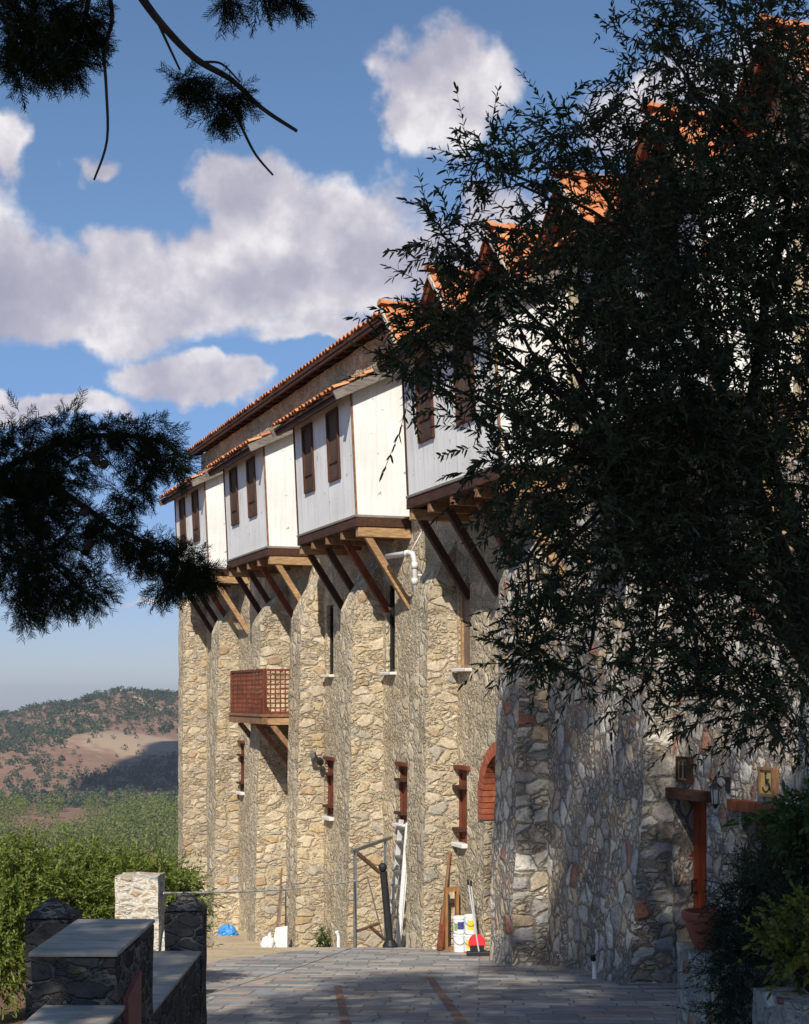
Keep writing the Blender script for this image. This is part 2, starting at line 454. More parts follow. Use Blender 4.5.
# ------------------------------------------------------------------ mesh builder
class MB:
    def __init__(self):
        self.v, self.f, self.m, self.r = [], [], [], []

    def add(self, vs, fs, mi=0, rnd=None):
        o = len(self.v)
        self.v += [tuple(p) for p in vs]
        for f in fs:
            self.f.append(tuple(i + o for i in f))
            self.m.append(mi)
            self.r.append(random.random() if rnd is None else rnd)

    def hexa(self, p, mi=0):
        """p: bottom ring of four (counter-clockwise from above) then the top ring"""
        self.add(p, [(3, 2, 1, 0), (4, 5, 6, 7), (0, 1, 5, 4), (1, 2, 6, 5), (2, 3, 7, 6), (3, 0, 4, 7)], mi)

    def box(self, a, b, mi=0):
        (x0, y0, z0), (x1, y1, z1) = a, b
        x0, x1 = sorted((x0, x1)); y0, y1 = sorted((y0, y1)); z0, z1 = sorted((z0, z1))
        self.hexa([(x0, y0, z0), (x1, y0, z0), (x1, y1, z0), (x0, y1, z0), (x0, y0, z1), (x1, y0, z1), (x1, y1, z1), (x0, y1, z1)], mi)

    def beam(self, p, q, w, t, up=(0, 0, 1), mi=0):
        p, q = Vector(p), Vector(q)
        d = (q - p).normalized()
        s = d.cross(Vector(up))
        if s.length < 1e-4:
            s = d.cross(Vector((1, 0, 0)))
        s.normalize()
        u = s.cross(d)
        s, u = s * w / 2, u * t / 2
        self.hexa([p - s - u, p + s - u, q + s - u, q - s - u, p - s + u, p + s + u, q + s + u, q - s + u], mi)

    def tube(self, pts, rad, n=8, mi=0, cap=True):
        pts = [Vector(p) for p in pts]
        if isinstance(rad, (int, float)):
            rad = [rad] * len(pts)
        rings = []
        prev = None
        for i, p in enumerate(pts):
            a = pts[max(0, i - 1)]; b = pts[min(len(pts) - 1, i + 1)]
            d = (b - a).normalized()
            if prev is None:
                ref = Vector((0, 0, 1)) if abs(d.z) < .9 else Vector((1, 0, 0))
                s = d.cross(ref).normalized()
            else:
                s = (prev - d * prev.dot(d)).normalized()
            prev = s
            u = d.cross(s)
            rings.append([p + (s * math.cos(2 * math.pi * k / n) + u * math.sin(2 * math.pi * k / n)) * rad[i] for k in range(n)])
        vs = [v for r_ in rings for v in r_]
        fs = []
        for i in range(len(pts) - 1):
            for k in range(n):
                fs.append((i * n + k, i * n + (k + 1) % n, (i + 1) * n + (k + 1) % n, (i + 1) * n + k))
        if cap:
            fs.append(tuple(reversed(range(n))))
            fs.append(tuple((len(pts) - 1) * n + k for k in range(n)))
        self.add(vs, fs, mi)

    def lathe(self, c, prof, n=20, mi=0):
        vs, fs = [], []
        for r_, z in prof:
            for k in range(n):
                a = 2 * math.pi * k / n
                vs.append((c[0] + r_ * math.cos(a), c[1] + r_ * math.sin(a), c[2] + z))
        for i in range(len(prof) - 1):
            for k in range(n):
                fs.append((i * n + k, i * n + (k + 1) % n, (i + 1) * n + (k + 1) % n, (i + 1) * n + k))
        fs.append(tuple(reversed(range(n))))
        fs.append(tuple((len(prof) - 1) * n + k for k in range(n)))
        self.add(vs, fs, mi)

    def prism(self, prof, x0, x1, mi=0):
        """profile of (y, z) points swept along x"""
        k = len(prof)
        vs = [(x0, y, z) for y, z in prof] + [(x1, y, z) for y, z in prof]
        fs = [tuple(range(k)), tuple(reversed(range(k, 2 * k)))]
        for i in range(k):
            j = (i + 1) % k
            fs.append((j, i, i + k, j + k))
        self.add(vs, fs, mi)

    def build(self, name, mats, parent=None, smooth=False, bevel=0, shift=(0, 0, 0), rnd=False, fix=True):
        me = bpy.data.meshes.new(name)
        sx, sy, sz = shift
        me.from_pydata([(x + sx, y + sy, z + sz) for x, y, z in self.v], [], self.f)
        if not isinstance(mats, (list, tuple)):
            mats = [mats]
        for mt in mats:
            me.materials.append(mt)
        me.polygons.foreach_set('material_index', self.m)
        if smooth:
            me.polygons.foreach_set('use_smooth', [True] * len(me.polygons))
        if rnd:
            a = me.attributes.new('rnd', 'FLOAT', 'FACE')
            a.data.foreach_set('value', self.r)
        if fix:
            import bmesh
            bm = bmesh.new(); bm.from_mesh(me)
            bmesh.ops.recalc_face_normals(bm, faces=bm.faces)
            bm.to_mesh(me); bm.free()
        me.update()
        o = bpy.data.objects.new(name, me)
        COL.objects.link(o)
        if parent is not None:
            o.parent = parent
        if bevel:
            md = o.modifiers.new('edge', 'BEVEL')
            md.width = bevel; md.segments = 2; md.limit_method = 'ANGLE'; md.angle_limit = R(40)
        return o


def np_mesh(name, V, Fq, mat, parent=None, smooth=False):
    V = np.asarray(V, dtype=np.float32).reshape(-1, 3)
    Fq = np.asarray(Fq, dtype=np.int32)
    k = Fq.shape[1]
    me = bpy.data.meshes.new(name)
    me.vertices.add(len(V)); me.vertices.foreach_set('co', V.ravel())
    me.loops.add(Fq.size); me.loops.foreach_set('vertex_index', Fq.ravel())
    me.polygons.add(len(Fq))
    me.polygons.foreach_set('loop_start', np.arange(0, Fq.size, k, dtype=np.int32))
    me.polygons.foreach_set('loop_total', np.full(len(Fq), k, dtype=np.int32))
    if smooth:
        me.polygons.foreach_set('use_smooth', [True] * len(Fq))
    me.update(calc_edges=True)
    me.validate()
    me.materials.append(mat)
    o = bpy.data.objects.new(name, me)
    COL.objects.link(o)
    if parent is not None:
        o.parent = parent
    return o


def tag(o, label=None, cat=None, group=None, kind=None):
    if label: o['label'] = label
    if cat: o['category'] = cat
    if group: o['group'] = group
    if kind: o['kind'] = kind
    return o


def empty(name, loc, label, cat, group=None, rz=0):
    o = bpy.data.objects.new(name, None)
    COL.objects.link(o)
    o.location = loc
    o.rotation_euler = (0, 0, rz)
    return tag(o, label, cat, group)


def copy_tree(o, parent=None):
    c = o.copy(); COL.objects.link(c)
    if parent is not None: c.parent = parent
    for ch in list(o.children):
        copy_tree(ch, c)
    return c


def nvec(p, f):
    return mnoise.noise_vector(Vector(p) * f)


def rough(vs, a1=.03, a2=.012, f1=2.3, f2=7.5):
    out = []
    for p in vs:
        q = Vector(p)
        out.append(tuple(q + nvec(q, f1) * a1 + nvec(q + Vector((9, 4, 2)), f2) * a2))
    return out


def rough_block(mb, a, b, step=.09, a1=.012, a2=.008, mi=0, top=None):
    """stone block with uneven faces; top(x,y) may give the height of the upper face"""
    (x0, y0, z0), (x1, y1, z1) = a, b
    nx, ny, nz = [max(1, int(round(abs(q - p) / step))) for p, q in zip(a, b)]

    def face(o, u, v, nu, nv):
        vs = [tuple(Vector(o) + Vector(u) * (i / nu) + Vector(v) * (j / nv)) for j in range(nv + 1) for i in range(nu + 1)]
        fs = [(j * (nu + 1) + i, j * (nu + 1) + i + 1, (j + 1) * (nu + 1) + i + 1, (j + 1) * (nu + 1) + i) for j in range(nv) for i in range(nu)]
        mb.add(rough(vs, a1, a2), fs, mi)
    X, Y, Z = (x1 - x0, 0, 0), (0, y1 - y0, 0), (0, 0, z1 - z0)
    face((x0, y0, z0), X, Z, nx, nz); face((x1, y1, z0), (x0 - x1, 0, 0), Z, nx, nz)
    face((x1, y0, z0), Y, Z, ny, nz); face((x0, y1, z0), (0, y0 - y1, 0), Z, ny, nz)
    face((x0, y0, z1), X, Y, nx, ny); face((x0, y1, z0), X, (0, y0 - y1, 0), nx, ny)


# ------------------------------------------------------------------ ground
ROAD = [(2.435, -1.6), (16.8, -3.25), (19.9, -3.60), (23.2, -3.92), (24.7, -4.16), (29.3, -4.98), (34, -5.45), (42, -6.2)]


def zr(y):
    if y <= ROAD[0][0]: return -1.6
    for (a, p), (b, q) in zip(ROAD, ROAD[1:]):
        if y <= b:
            return p + (q - p) * (y - a) / (b - a)
    return -6.2


def sstep(a, b, x):
    t = min(1, max(0, (x - a) / (b - a)))
    return t * t * (3 - 2 * t)


def interp(x, pts):
    if x <= pts[0][0]: return pts[0][1]
    for (a, p), (b, q) in zip(pts, pts[1:]):
        if x <= b:
            t = (x - a) / (b - a); t = t * t * (3 - 2 * t)
            return p + (q - p) * t
    return pts[-1][1]


RIDGE = [(-2000, 20), (-900, 34), (-640, 36), (-470, 47), (-395, 61), (-318, 77), (-258, 73), (-170, 66), (0, 56), (400, 40), (2000, 20)]


def zg(x, y):
    near = zr(min(y, 42)) - .28 * max(0, y - 42)
    near -= .20 * max(0, -2.7 - x) * sstep(3, 9, y)
    near = max(near, -74)
    if y < 140:
        return near
    rid = interp(x, RIDGE)
    w = 640 if y < 1700 else 800
    t = max(0, 1 - abs(y - 1700) / w)
    shape = t * t * (3 - 2 * t) * .45 + t * .55
    gully = mnoise.ridged_multi_fractal(Vector((x * .0065, y * .0032, 1.7)), 1.0, 2.1, 4, 1.0, 2.0) - 1.3
    far = -72 + rid * shape + gully * (.8 + 13 * t * (1 - t) * 1.6)
    spur = math.exp(-(((x + 235 + (y - 1300) * -.25) / 80) ** 2 + ((y - 1300) / 95) ** 2))
    spur += .5 * math.exp(-(((x + 330) / 90) ** 2 + ((y - 1235) / 80) ** 2))
    far += 9 * spur
    far += mnoise.noise(Vector((x * .004, y * .004, 5))) * 3
    k = sstep(140, 380, y)
    return near * (1 - k) + far * k


def build_ground():
    ys = [-70, -40, -20, -8, 0, 2.435, 4, 6, 8, 10, 12, 14, 16, 16.8, 18, 19.9, 21.5, 23.2, 24.7, 27, 29.3, 31.5, 34, 38, 42, 48, 56, 66, 80, 100, 125, 160, 200, 250, 310, 380, 450, 530, 610]
    y = 640
    while y < 1900:
        ys.append(y); y += 12
    ys += [1950, 2050, 2200, 2400, 2700, 3000, 3400]
    ts = sorted(set([-1.0, -.8, -.6, -.5] + [-.45 + .45 * i / 90 for i in range(91)] + [.05, .1, .2, .3, .45, .6, .8, 1.0]))
    vs, fs = [], []
    for y in ys:
        w = 60 + abs(y) * .62
        for t in ts:
            x = t * w
            vs.append((x, y, zg(x, y)))
    n = len(ts)
    for j in range(len(ys) - 1):
        for i in range(n - 1):
            fs.append((j * n + i, j * n + i + 1, (j + 1) * n + i + 1, (j + 1) * n + i))
    mb = MB(); mb.add(vs, fs)
    o = mb.build('ground', M['terrain'], smooth=True)
    tag(o, 'reddish brown earth running down to the valley and up the far hill', kind='structure')


build_ground()

# façade frame: origin on the wall, X runs away along the wall, Y points out of the wall
ANG = math.atan2(.938, -.347)
S_ = Vector((-.3470, .9379, 0)); N_ = Vector((-.9379, -.3470, 0))
W0 = Vector((.0917, 25.0, 0))


def fw(s, n, h):
    return W0 + S_ * s + N_ * n + Vector((0, 0, h))


def gz(s, n):
    return zr(fw(s, n, 0).y)


def wall_x(y, n):
    s = (y - 25 + .347 * n) / .938
    return .0917 - .347 * s - .938 * n


def sheet(name, rows, mat, lift, label):
    """rows: list of (y, xl, xr)"""
    vs, fs = [], []
    K = 24
    for y, a, b in rows:
        for i in range(K + 1):
            x = a + (b - a) * i / K
            vs.append((x, y, zr(y) + lift))
    for j in range(len(rows) - 1):
        for i in range(K):
            fs.append((j * (K + 1) + i, j * (K + 1) + i + 1, (j + 1) * (K + 1) + i + 1, (j + 1) * (K + 1) + i))
    mb = MB(); mb.add(vs, fs)
    o = mb.build(name, mat)
    return tag(o, label, kind='structure')


def pl(y):
    return interp(y, [(0, -1.7), (9, -1.75), (12.2, -2.1), (16.4, -2.45), (20.7, -2.72), (24.9, -.24)])


rows = []
y = -6.0
ylist = sorted([-6, -3, 0, 2.435] + [3 + i for i in range(22)] + [16.8, 19.9, 23.2, 24.7, 24.9])
for y in ylist:
    xl = pl(y)
    if y > 20.7:
        xl = -2.72 + (y - 20.7) / 4.2 * 2.48
    rows.append((y, xl, max(xl + .05, min(wall_x(y, -.15), 6.5))))
sheet('paved_road', rows, M['paving'], .010, 'blue grey slate paving sloping down to the building')
sheet('dirt_ground', [(y, max(-2.74 - (y - 19) * .10, -7), min(2, wall_x(y, -.15))) for y in [19, 19.9, 21.5, 23.2, 24.7, 27, 29.3, 31.5, 34, 38, 42]], M['dirt'], .005,
      'pale sandy dirt along the foot of the wall')
sheet('paving_strip', [(y, .485 - (y - 12.66) * .037 - .045, .485 - (y - 12.66) * .037 + .045) for y in (3, 8, 12, 14, 16.8, 17.8)], M['paving_strip'], .016,
      'reddish paver line down the road, right hand one')
sheet('paving_strip', [(y, -.5 - (y - 12.66) * .061 - .04, -.5 - (y - 12.66) * .061 + .04) for y in (3, 8, 12, 14, 16.6)], M['paving_strip'], .016,
      'reddish paver line down the road, left hand one')
vs = []
for y in (4, 6, 8, 9, 10, 11, 12, 13):
    vs += [(-6.5, y, zg(-6.5, y) + .006), (-4.5, y, zg(-4.5, y) + .006), (-2.7, y, zg(-2.7, y) + .006), (-1.98, y, zr(y) + .006)]
mb = MB(); mb.add(vs, [(j * 4 + i, j * 4 + i + 1, j * 4 + i + 5, j * 4 + i + 4) for j in range(7) for i in range(3)])
tag(mb.build('earth_path', M['orange_earth']), 'sunlit orange earth beside the shrubs', kind='structure')

# ------------------------------------------------------------------ the monastery
ZB = -4.1
BLD = empty('monastery_building', (W0.x, W0.y, ZB), 'long stone monastery building with white wooden bays and orange tiled roofs', 'building', rz=ANG)
SH = (0, 0, -ZB)


def part(mb, name, mats, parent=None, **kw):
    return mb.build(name, mats, parent or BLD, shift=SH, **kw)


LOW_WIN = [(11.2, 11.62, -1.15, -2.30), (4.22, 4.66, -1.27, -2.36), (.13, .55, -1.20, -2.17), (-2.46, -2.02 - .06, -1.14, -2.25)]
UP_WIN = [(4.22, 4.66, 1.75, .40), (.74, 1.18, 1.9, .40), (-2.58, -2.14, 1.68, .41)]
DOORS = [(-9.22, -8.55, -1.17), (-10.62, -9.90, -1.22)]
ARCH = (-4.50, -3.10, -1.50)       # s0, s1, springing
openings = [(a, b, lo, hi, .10) for a, b, hi, lo in LOW_WIN] + [(a, b, lo, hi, .12) for a, b, hi, lo in UP_WIN]
openings += [(a, b, gz((a + b) / 2, 0) + .02, hi, .26) for a, b, hi in DOORS]
openings += [(ARCH[0], ARCH[1], gz(-3.9, 0) + .02, ARCH[2] + .69, .38)]


def wall_grid(mb, s0, s1, h0, h1, step=.14):
    ss = set(round(s0 + i * (s1 - s0) / max(1, int((s1 - s0) / step)), 4) for i in range(int((s1 - s0) / step) + 1)) | {s0, s1}
    hs = set(round(h0 + i * (h1 - h0) / max(1, int((h1 - h0) / step)), 4) for i in range(int((h1 - h0) / step) + 1)) | {h0, h1}
    for a, b, lo, hi, dp in openings:
        for v in (a, b):
            if s0 < v < s1:
                ss = {q for q in ss if abs(q - v) > .05 or q in (s0, s1)}
        for v in (lo, hi):
            if h0 < v < h1:
                hs = {q for q in hs if abs(q - v) > .03 or q in (h0, h1)}
    for a, b, lo, hi, dp in openings:
        ss |= {v for v in (a, b) if s0 < v < s1}
        hs |= {v for v in (lo, hi) if h0 < v < h1}
    ss, hs = sorted(ss), sorted(hs)
    vs = []
    for h in hs:
        for s in ss:
            d = 9
            for a, b, lo, hi, dp in openings:
                d = min(d, max(a - s, s - b, lo - h, h - hi))
            k = min(1, max(0, d / .2))
            n = (mnoise.noise(Vector((s * 1.3, h * 1.3, 3))) * .035 + mnoise.noise(Vector((s * 5, h * 5, 8))) * .018) * k
            vs.append((s, n, h))
    fs, ms = [], []
    w = len(ss)
    for j in range(len(hs) - 1):
        for i in range(w - 1):
            sc_, hc = (ss[i] + ss[i + 1]) / 2, (hs[j] + hs[j + 1]) / 2
            if any(a < sc_ < b and lo < hc < hi for a, b, lo, hi, dp in openings):
                continue
            f = (j * w + i + 1, j * w + i, (j + 1) * w + i, (j + 1) * w + i + 1)
            fs.append((f, 1 if sc_ < -4.5 + .25 * mnoise.noise(Vector((0, hc * 2, 0))) and hc < 2.4 else 0))
    o = len(mb.v)
    mb.v += vs
    for f, mi in fs:
        mb.f.append(tuple(i + o for i in f)); mb.m.append(mi); mb.r.append(.5)


SN, SF = -15.0, 15.75
mb = MB()
wall_grid(mb, .36, SF, -7.5, 6.36)
wall_grid(mb, SN, .36, -7.5, 5.42)
for a, b, lo, hi, dp in openings:      # reveals
    mi = 1 if a < -5 else (2 if dp == .38 else 0)
    mb.add([(a, 0, lo), (a, -dp, lo), (a, -dp, hi), (a, 0, hi)], [(0, 1, 2, 3)], mi)
    mb.add([(b, 0, lo), (b, -dp, lo), (b, -dp, hi), (b, 0, hi)], [(3, 2, 1, 0)], mi)
    mb.add([(a, 0, hi), (b, 0, hi), (b, -dp, hi), (a, -dp, hi)], [(0, 1, 2, 3)], mi)
    mb.add([(a, 0, lo), (b, 0, lo), (b, -dp, lo), (a, -dp, lo)], [(3, 2, 1, 0)], mi)
    if hi < -.5 and dp == .38:          # spandrels of the arch
        cx, rr = (a + b) / 2, (b - a) / 2
        pts = [(cx - rr * math.cos(t), ARCH[2] + rr * math.sin(t)) for t in [math.pi * k / 16 for k in range(17)]]
        for k in range(16):
            (p, q), (p2, q2) = pts[k], pts[k + 1]
            mb.add([(p, .004, q), (p2, .004, q2), (p2, .004, hi + .01), (p, .004, hi + .01)], [(0, 1, 2, 3)], 0)
for s in (SN, SF):
    top = 6.36 if s > 0 else 5.42
    mb.add([(s, 0, -7.5), (s, -8, -7.5), (s, -8, top), (s, -4, top + 1.0), (s, 0, top)], [(0, 1, 2, 3, 4) if s < 0 else (4, 3, 2, 1, 0)], 0)
mb.add([(SN, -8, -7.5), (SF, -8, -7.5), (SF, -8, 6.2), (SN, -8, 6.2)], [(0, 1, 2, 3)], 0)
mb.add([(.36, -.0, 5.42), (.36, -8, 5.42), (.36, -8, 6.36), (.36, -4, 7.3), (.36, 0, 6.36)], [(0, 1, 2, 3, 4)], 0)
part(mb, 'wall', [M['stone_rubble'], M['stone_grey'], M['stone_block']], fix=False)


# buttresses: side profile leaning against the wall, top weathered back into it
def buttress(s, p, width=.75, batter=.03, top=1.5, grey=False, rise=1.0):
    mb = MB()
    hb = gz(s, p) - .5
    prof = []
    nseg = int((top - hb) / .16)
    for i in range(nseg + 1):
        h = hb + (top - hb) * i / nseg
        prof.append((p + batter * (-2.6 - h), h))
    n1 = prof[-1][0]
    for k in range(1, 9):
        t = k / 8
        prof.append((n1 * (1 - t) ** 1.15 + -.03 * t, top + rise * (t ** .82)))
    m = 5
    # front and weathered top
    vs = [(s + width * i / m, n, h) for n, h in prof for i in range(m + 1)]
    fs = [(j * (m + 1) + i + 1, j * (m + 1) + i, (j + 1) * (m + 1) + i, (j + 1) * (m + 1) + i + 1) for j in range(len(prof) - 1) for i in range(m)]
    mb.add(rough(vs), fs, 1)
    for k, s_ in enumerate((s, s + width)):
        K = 5
        vs = [(s_, -.03 + (n + .03) * i / K, h) for n, h in prof for i in range(K + 1)]
        fs = []
        for j in range(len(prof) - 1):
            for i in range(K):
                f = (j * (K + 1) + i, j * (K + 1) + i + 1, (j + 1) * (K + 1) + i + 1, (j + 1) * (K + 1) + i)
                fs.append(f if k == 0 else tuple(reversed(f)))
        mb.add(rough(vs), fs, 0)
    mats = [M['stone_grey_block'], M['stone_grey']] if grey else [M['stone_block'], M['stone_rubble']]
    return part(mb, 'buttress', mats, fix=False)


for s, p, w in [(11.75, .56, .75), (7.3, .70, .75), (4.85, .54, .75), (1.35, .62, .75), (-2.05, .54, .75)]:
    buttress(s, p, w, .018)
buttress(15.2, .62, .62, .002, top=2.55, rise=.1)
buttress(-5.25, .50, .72, .03, 1.5, True)
buttress(-8.50, .49, .70, .075, 1.6, True)
buttress(-12.2, .49, .70, .05, 1.6, True)


# tiles
def tile_field(mb, origin, U, V, wid, length, pitch=.215, row=.34, amp=.055):
    """tiled slope: origin at the lower left corner, U along the eave, V up the slope (unit vectors)"""
    O, U, V = Vector(origin), Vector(U).normalized(), Vector(V).normalized()
    N = U.cross(V).normalized()
    if N.z < 0: N = -N
    nc = max(1, int(round(wid / pitch))); pitch = wid / nc
    nr = max(1, int(math.ceil(length / row)))
    prof = [(0, 0), (.10, .05), (.22, .55), (.36, .92), (.5, 1.0), (.64, .92), (.78, .55), (.90, .05), (1.0, 0)]
    for r_ in range(nr):
        v0 = r_ * row - (.05 if r_ else .0); v1 = min(length, (r_ + 1) * row)
        for c in range(nc):
            rd = random.random()
            j = random.uniform(-.008, .008); jl = random.uniform(-.018, .018)
            lo = [O + U * ((c + t) * pitch + j) + V * (v0 + jl) + N * (z * amp + .045) for t, z in prof]
            hi = [O + U * ((c + t) * pitch + j) + V * v1 + N * (z * amp * .85 + .012) for t, z in prof]
            un = [p - N * .022 for p in lo]
            k = len(prof)
            fs = [(i, i + 1, k + i + 1, k + i) for i in range(k - 1)] + [(2 * k + i, 2 * k + i + 1, i + 1, i) for i in range(k - 1)]
            mb.add(lo + hi + un, fs, 0, rd)


def ridge_caps(mb, p, q, rad=.11, step=.36):
    p, q = Vector(p), Vector(q)
    L = (q - p).length; d = (q - p) / L
    s = d.cross(Vector((0, 0, 1))).normalized()
    k = 0
    while k * step < L:
        a, b = p + d * (k * step), p + d * min(L, (k + 1) * step + .04)
        vs = []
        for c, r_, lift in ((a, rad * 1.08, .02), (b, rad * .92, 0)):
            for i in range(9):
                t = math.pi * i / 8
                vs.append(c + s * (r_ * math.cos(t)) + Vector((0, 0, r_ * math.sin(t) * .8 + lift - .02)))
        mb.add(vs, [(i, i + 1, 10 + i, 9 + i) for i in range(8)] + [tuple(range(9))], 0, random.random())
        k += 1


# long upper roof over the far half
sl = .25
ll = math.hypot(1, sl)
EH = 6.47
mb = MB()
tile_field(mb, (.40, .28, EH), (1, 0, 0), (0, -1 / ll, sl / ll), 15.9, 4.36 * ll)
tile_field(mb, (.40, -8.3, EH), (1, 0, 0), (0, 1 / ll, sl / ll), 15.9, 3.9 * ll, row=.6)
ridge_caps(mb, (.4, -4.0, EH + 4.36 * sl + .05), (16.3, -4.0, EH + 4.36 * sl + .05))
roof = part(mb, 'roof', M['tile'], rnd=True, fix=False)
mb = MB()
mb.prism([(.27, EH - .05), (.27, EH + .02), (-4, EH + 4.34 * sl + .02), (-8.3, EH + .02), (-8.3, EH - .05), (-4, EH + 4.34 * sl - .05)], .40, 16.28)
mb.box((.42, .20, EH - .115), (16.2, .25, EH - .052))
for i in range(28):
    s = .7 + i * .56
    mb.beam((s, .195, EH - .10), (s, -.05, EH - .10 + .0613), .08, .09)
part(mb, 'soffit', M['wood_dark'], roof)

# the row of cross gables over the near half
GAB = [.36, -1.84, -4.08, -6.34, -8.60, -10.86, -13.1]
GH, GV, HW = 6.50, 5.36, 1.12
for gi, g in enumerate(GAB):
    mb = MB()
    L = math.hypot(HW, GH - GV)
    V1 = Vector((HW, 0, GH - GV)).normalized()
    # slope facing the photographer
    tile_field(mb, (g - HW, -4.4, GV), (0, 1, 0), V1, 4.78, L)
    if gi:
        V2 = Vector((-HW, 0, GH - GV)).normalized()
        tile_field(mb, (g + HW, -4.4, GV), (0, 1, 0), V2, 4.78, L)
    ridge_caps(mb, (g, .42, GH + .06), (g, -4.4, GH + .06))
    gr = part(mb, 'gable_roof', M['tile'], rnd=True, fix=False)
    mb = MB()       # gable wall
    far = HW if gi else .0
    pts = [(g - HW, GV), (g + far, GV if gi else GH - .02), (g, GH - .02)] if gi else [(g - HW, GV), (g, GV), (g, GH - .02)]
    vs = [(a, .012, h) for a, h in pts] + [(a, -.3, h) for a, h in pts]
    mb.add(vs, [(0, 1, 2), (5, 4, 3), (0, 3, 4, 1), (1, 4, 5, 2), (2, 5, 3, 0)])
    part(mb, 'gable_wall', M['stone_rubble'], gr)
    mb = MB()       # pale mortar edge of the near slope
    mb.beam((g - .01, .365, GH - .035), (g - HW, .365, GV - .015), .05, .075, up=(0, 1, 0))
    part(mb, 'verge', M['verge'], gr)
    mb = MB()       # timber boards under the verges
    mb.beam((g, .24, GH - .12), (g - HW + .04, .24, GV - .04), .10, .12, up=(0, 1, 0))
    part(mb, 'barge_board', M['wood_red'], gr)
    if gi:
        for nn in (.10, .30):
            mb = MB()
            mb.beam((g, nn, GH - .10), (g + HW - .04, nn, GV - .02), .10, .10, up=(0, 1, 0))
            part(mb, 'barge_board', M['wood_red'], gr)
# roof strip behind the gables
mb = MB()
mb.prism([(-4.2, GV), (-4.2, GH), (-6, GH + .2), (-8.3, GV)], SN, .34)
part(mb, 'rear_roof', M['tile'])


# overhanging white bays
def bay(s0, L, wins):
    root_mb = MB()
    NB, LEAN = .93, .047
    nt_ = NB + LEAN * 2.05
    root_mb.prism([(-.02, 2.975), (NB, 2.975), (nt_, 5.02), (-.02, 5.60)], 0, L)
    b = part(root_mb, 'bay', M['white_board'])
    b.location.x = s0

    def nb(h): return NB + LEAN * (h - 2.975)
    # corner posts
    for s in (-.012, L - .035):
        mb = MB()
        mb.beam((s + .022, nb(2.98) + .008, 2.98), (s + .022, nb(5.0) + .008, 5.0), .034, .03, up=(0, 1, 0))
        part(mb, 'corner_post', M['wood_brace'] if s < 0 else M['wood_dark'], b)
    # floor frame
    mb = MB()
    mb.box((-.02, .02, 2.93), (L + .02, NB + .035, 2.972), 1)
    mb.box((-.03, NB - .10, 2.775), (L + .03, NB + .02, 2.926), 0)
    mb.box((-.028, .0, 2.78), (.09, NB - .102, 2.924), 0)
    mb.box((L - .09, .0, 2.78), (L + .028, NB - .102, 2.924), 0)
    mb.box((.092, .0, 2.83), (L - .092, NB - .105, 2.92), 0)
    part(mb, 'floor_frame', [M['wood_dark'], M['wood_grey']], b, bevel=.006)
    for s in (-.01, L - .13):
        mb = MB(); mb.box((s, -.02, 2.61), (s + .14, NB - .02, 2.772))
        part(mb, 'floor_beam', M['wood_tan'], b, bevel=.008)
    for k in range(1, 4):
        mb = MB(); s = L * k / 4 - .05
        mb.box((s, -.02, 2.64), (s + .10, NB + .0, 2.772))
        part(mb, 'joist', M['wood_brace'], b)
    nb_ = 4 if L > 3 else 3
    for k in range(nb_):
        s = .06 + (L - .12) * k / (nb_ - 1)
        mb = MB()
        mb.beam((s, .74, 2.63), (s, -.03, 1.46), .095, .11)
        part(mb, 'brace', M['wood_tan'] if k == 0 else (M['wood_red'] if k == 1 else M['wood_dark']), b)  # braces behind the near one: shade under the bay put into their darker wood
    # windows
    for (a, c, lo, hi) in wins:
        mb = MB()
        fr = .055
        z = [lo, lo + fr, lo + .30, lo + .34, hi - fr, hi]

        def slab(x0, x1, h0, h1, o0, o1, mi=0):
            mb.hexa([(x0, nb(h0) + o0, h0), (x1, nb(h0) + o0, h0), (x1, nb(h0) + o1, h0), (x0, nb(h0) + o1, h0),
                     (x0, nb(h1) + o0, h1), (x1, nb(h1) + o0, h1), (x1, nb(h1) + o1, h1), (x0, nb(h1) + o1, h1)], mi)
        slab(a, a + fr, lo, hi, -.02, .04); slab(c - fr, c, lo, hi, -.02, .04)
        slab(a + fr, c - fr, lo, lo + fr, -.02, .037); slab(a + fr, c - fr, hi - fr, hi, -.02, .037)
        slab(a + fr, c - fr, z[2], z[3], -.02, .028)
        w = part(mb, 'window', M['shutter'], b)
        mb = MB()
        slab(a + fr, c - fr, lo + fr, z[2], -.015, .010)
        slab(a + fr, c - fr, z[3], hi - fr, -.015, .002)
        part(mb, 'shutter', M['shutter_mid'], b)
    # lean-to roof
    tl = math.hypot(1.34, .65)
    mb = MB()
    tile_field(mb, (-.13, 1.35, 4.96), (1, 0, 0), (0, -1.34 / tl, .65 / tl), L + .40, tl)
    r_ = part(mb, 'bay_roof', M['tile'], b, rnd=True, fix=False)
    mb = MB()
    mb.prism([(1.33, 4.92), (1.33, 4.97), (-.02, 5.625), (-.02, 5.575)], -.12, L + .26)
    mb.box((-.10, 1.23, 4.84), (L + .24, 1.29, 4.938))
    for k in range(9):
        s = .15 + k * (L - .1) / 8
        mb.beam((s, 1.225, 4.925), (s, .95, 5.06), .06, .07)
    part(mb, 'eave_board', M['wood_dark'], b)
    for s in (-.155, L + .28):
        mb = MB()
        mb.beam((s, 1.37, 4.87), (s, .02, 5.525), .04, .15)
        part(mb, 'barge_board', M['wood_grey'], b)
    return b


WA = [(.74, 1.36, 3.67, 4.86), (2.24, 2.84, 3.66, 4.86)]
bayA = bay(0.0, 3.42, WA)
for s in (5.55, 10.85, -5.83):
    c = copy_tree(bayA, BLD)
    c.location = (s, 0, 0)
bay(-10.83, 2.65, [(.5, 1.15, 3.67, 4.86), (1.6, 2.25, 3.66, 4.86)])

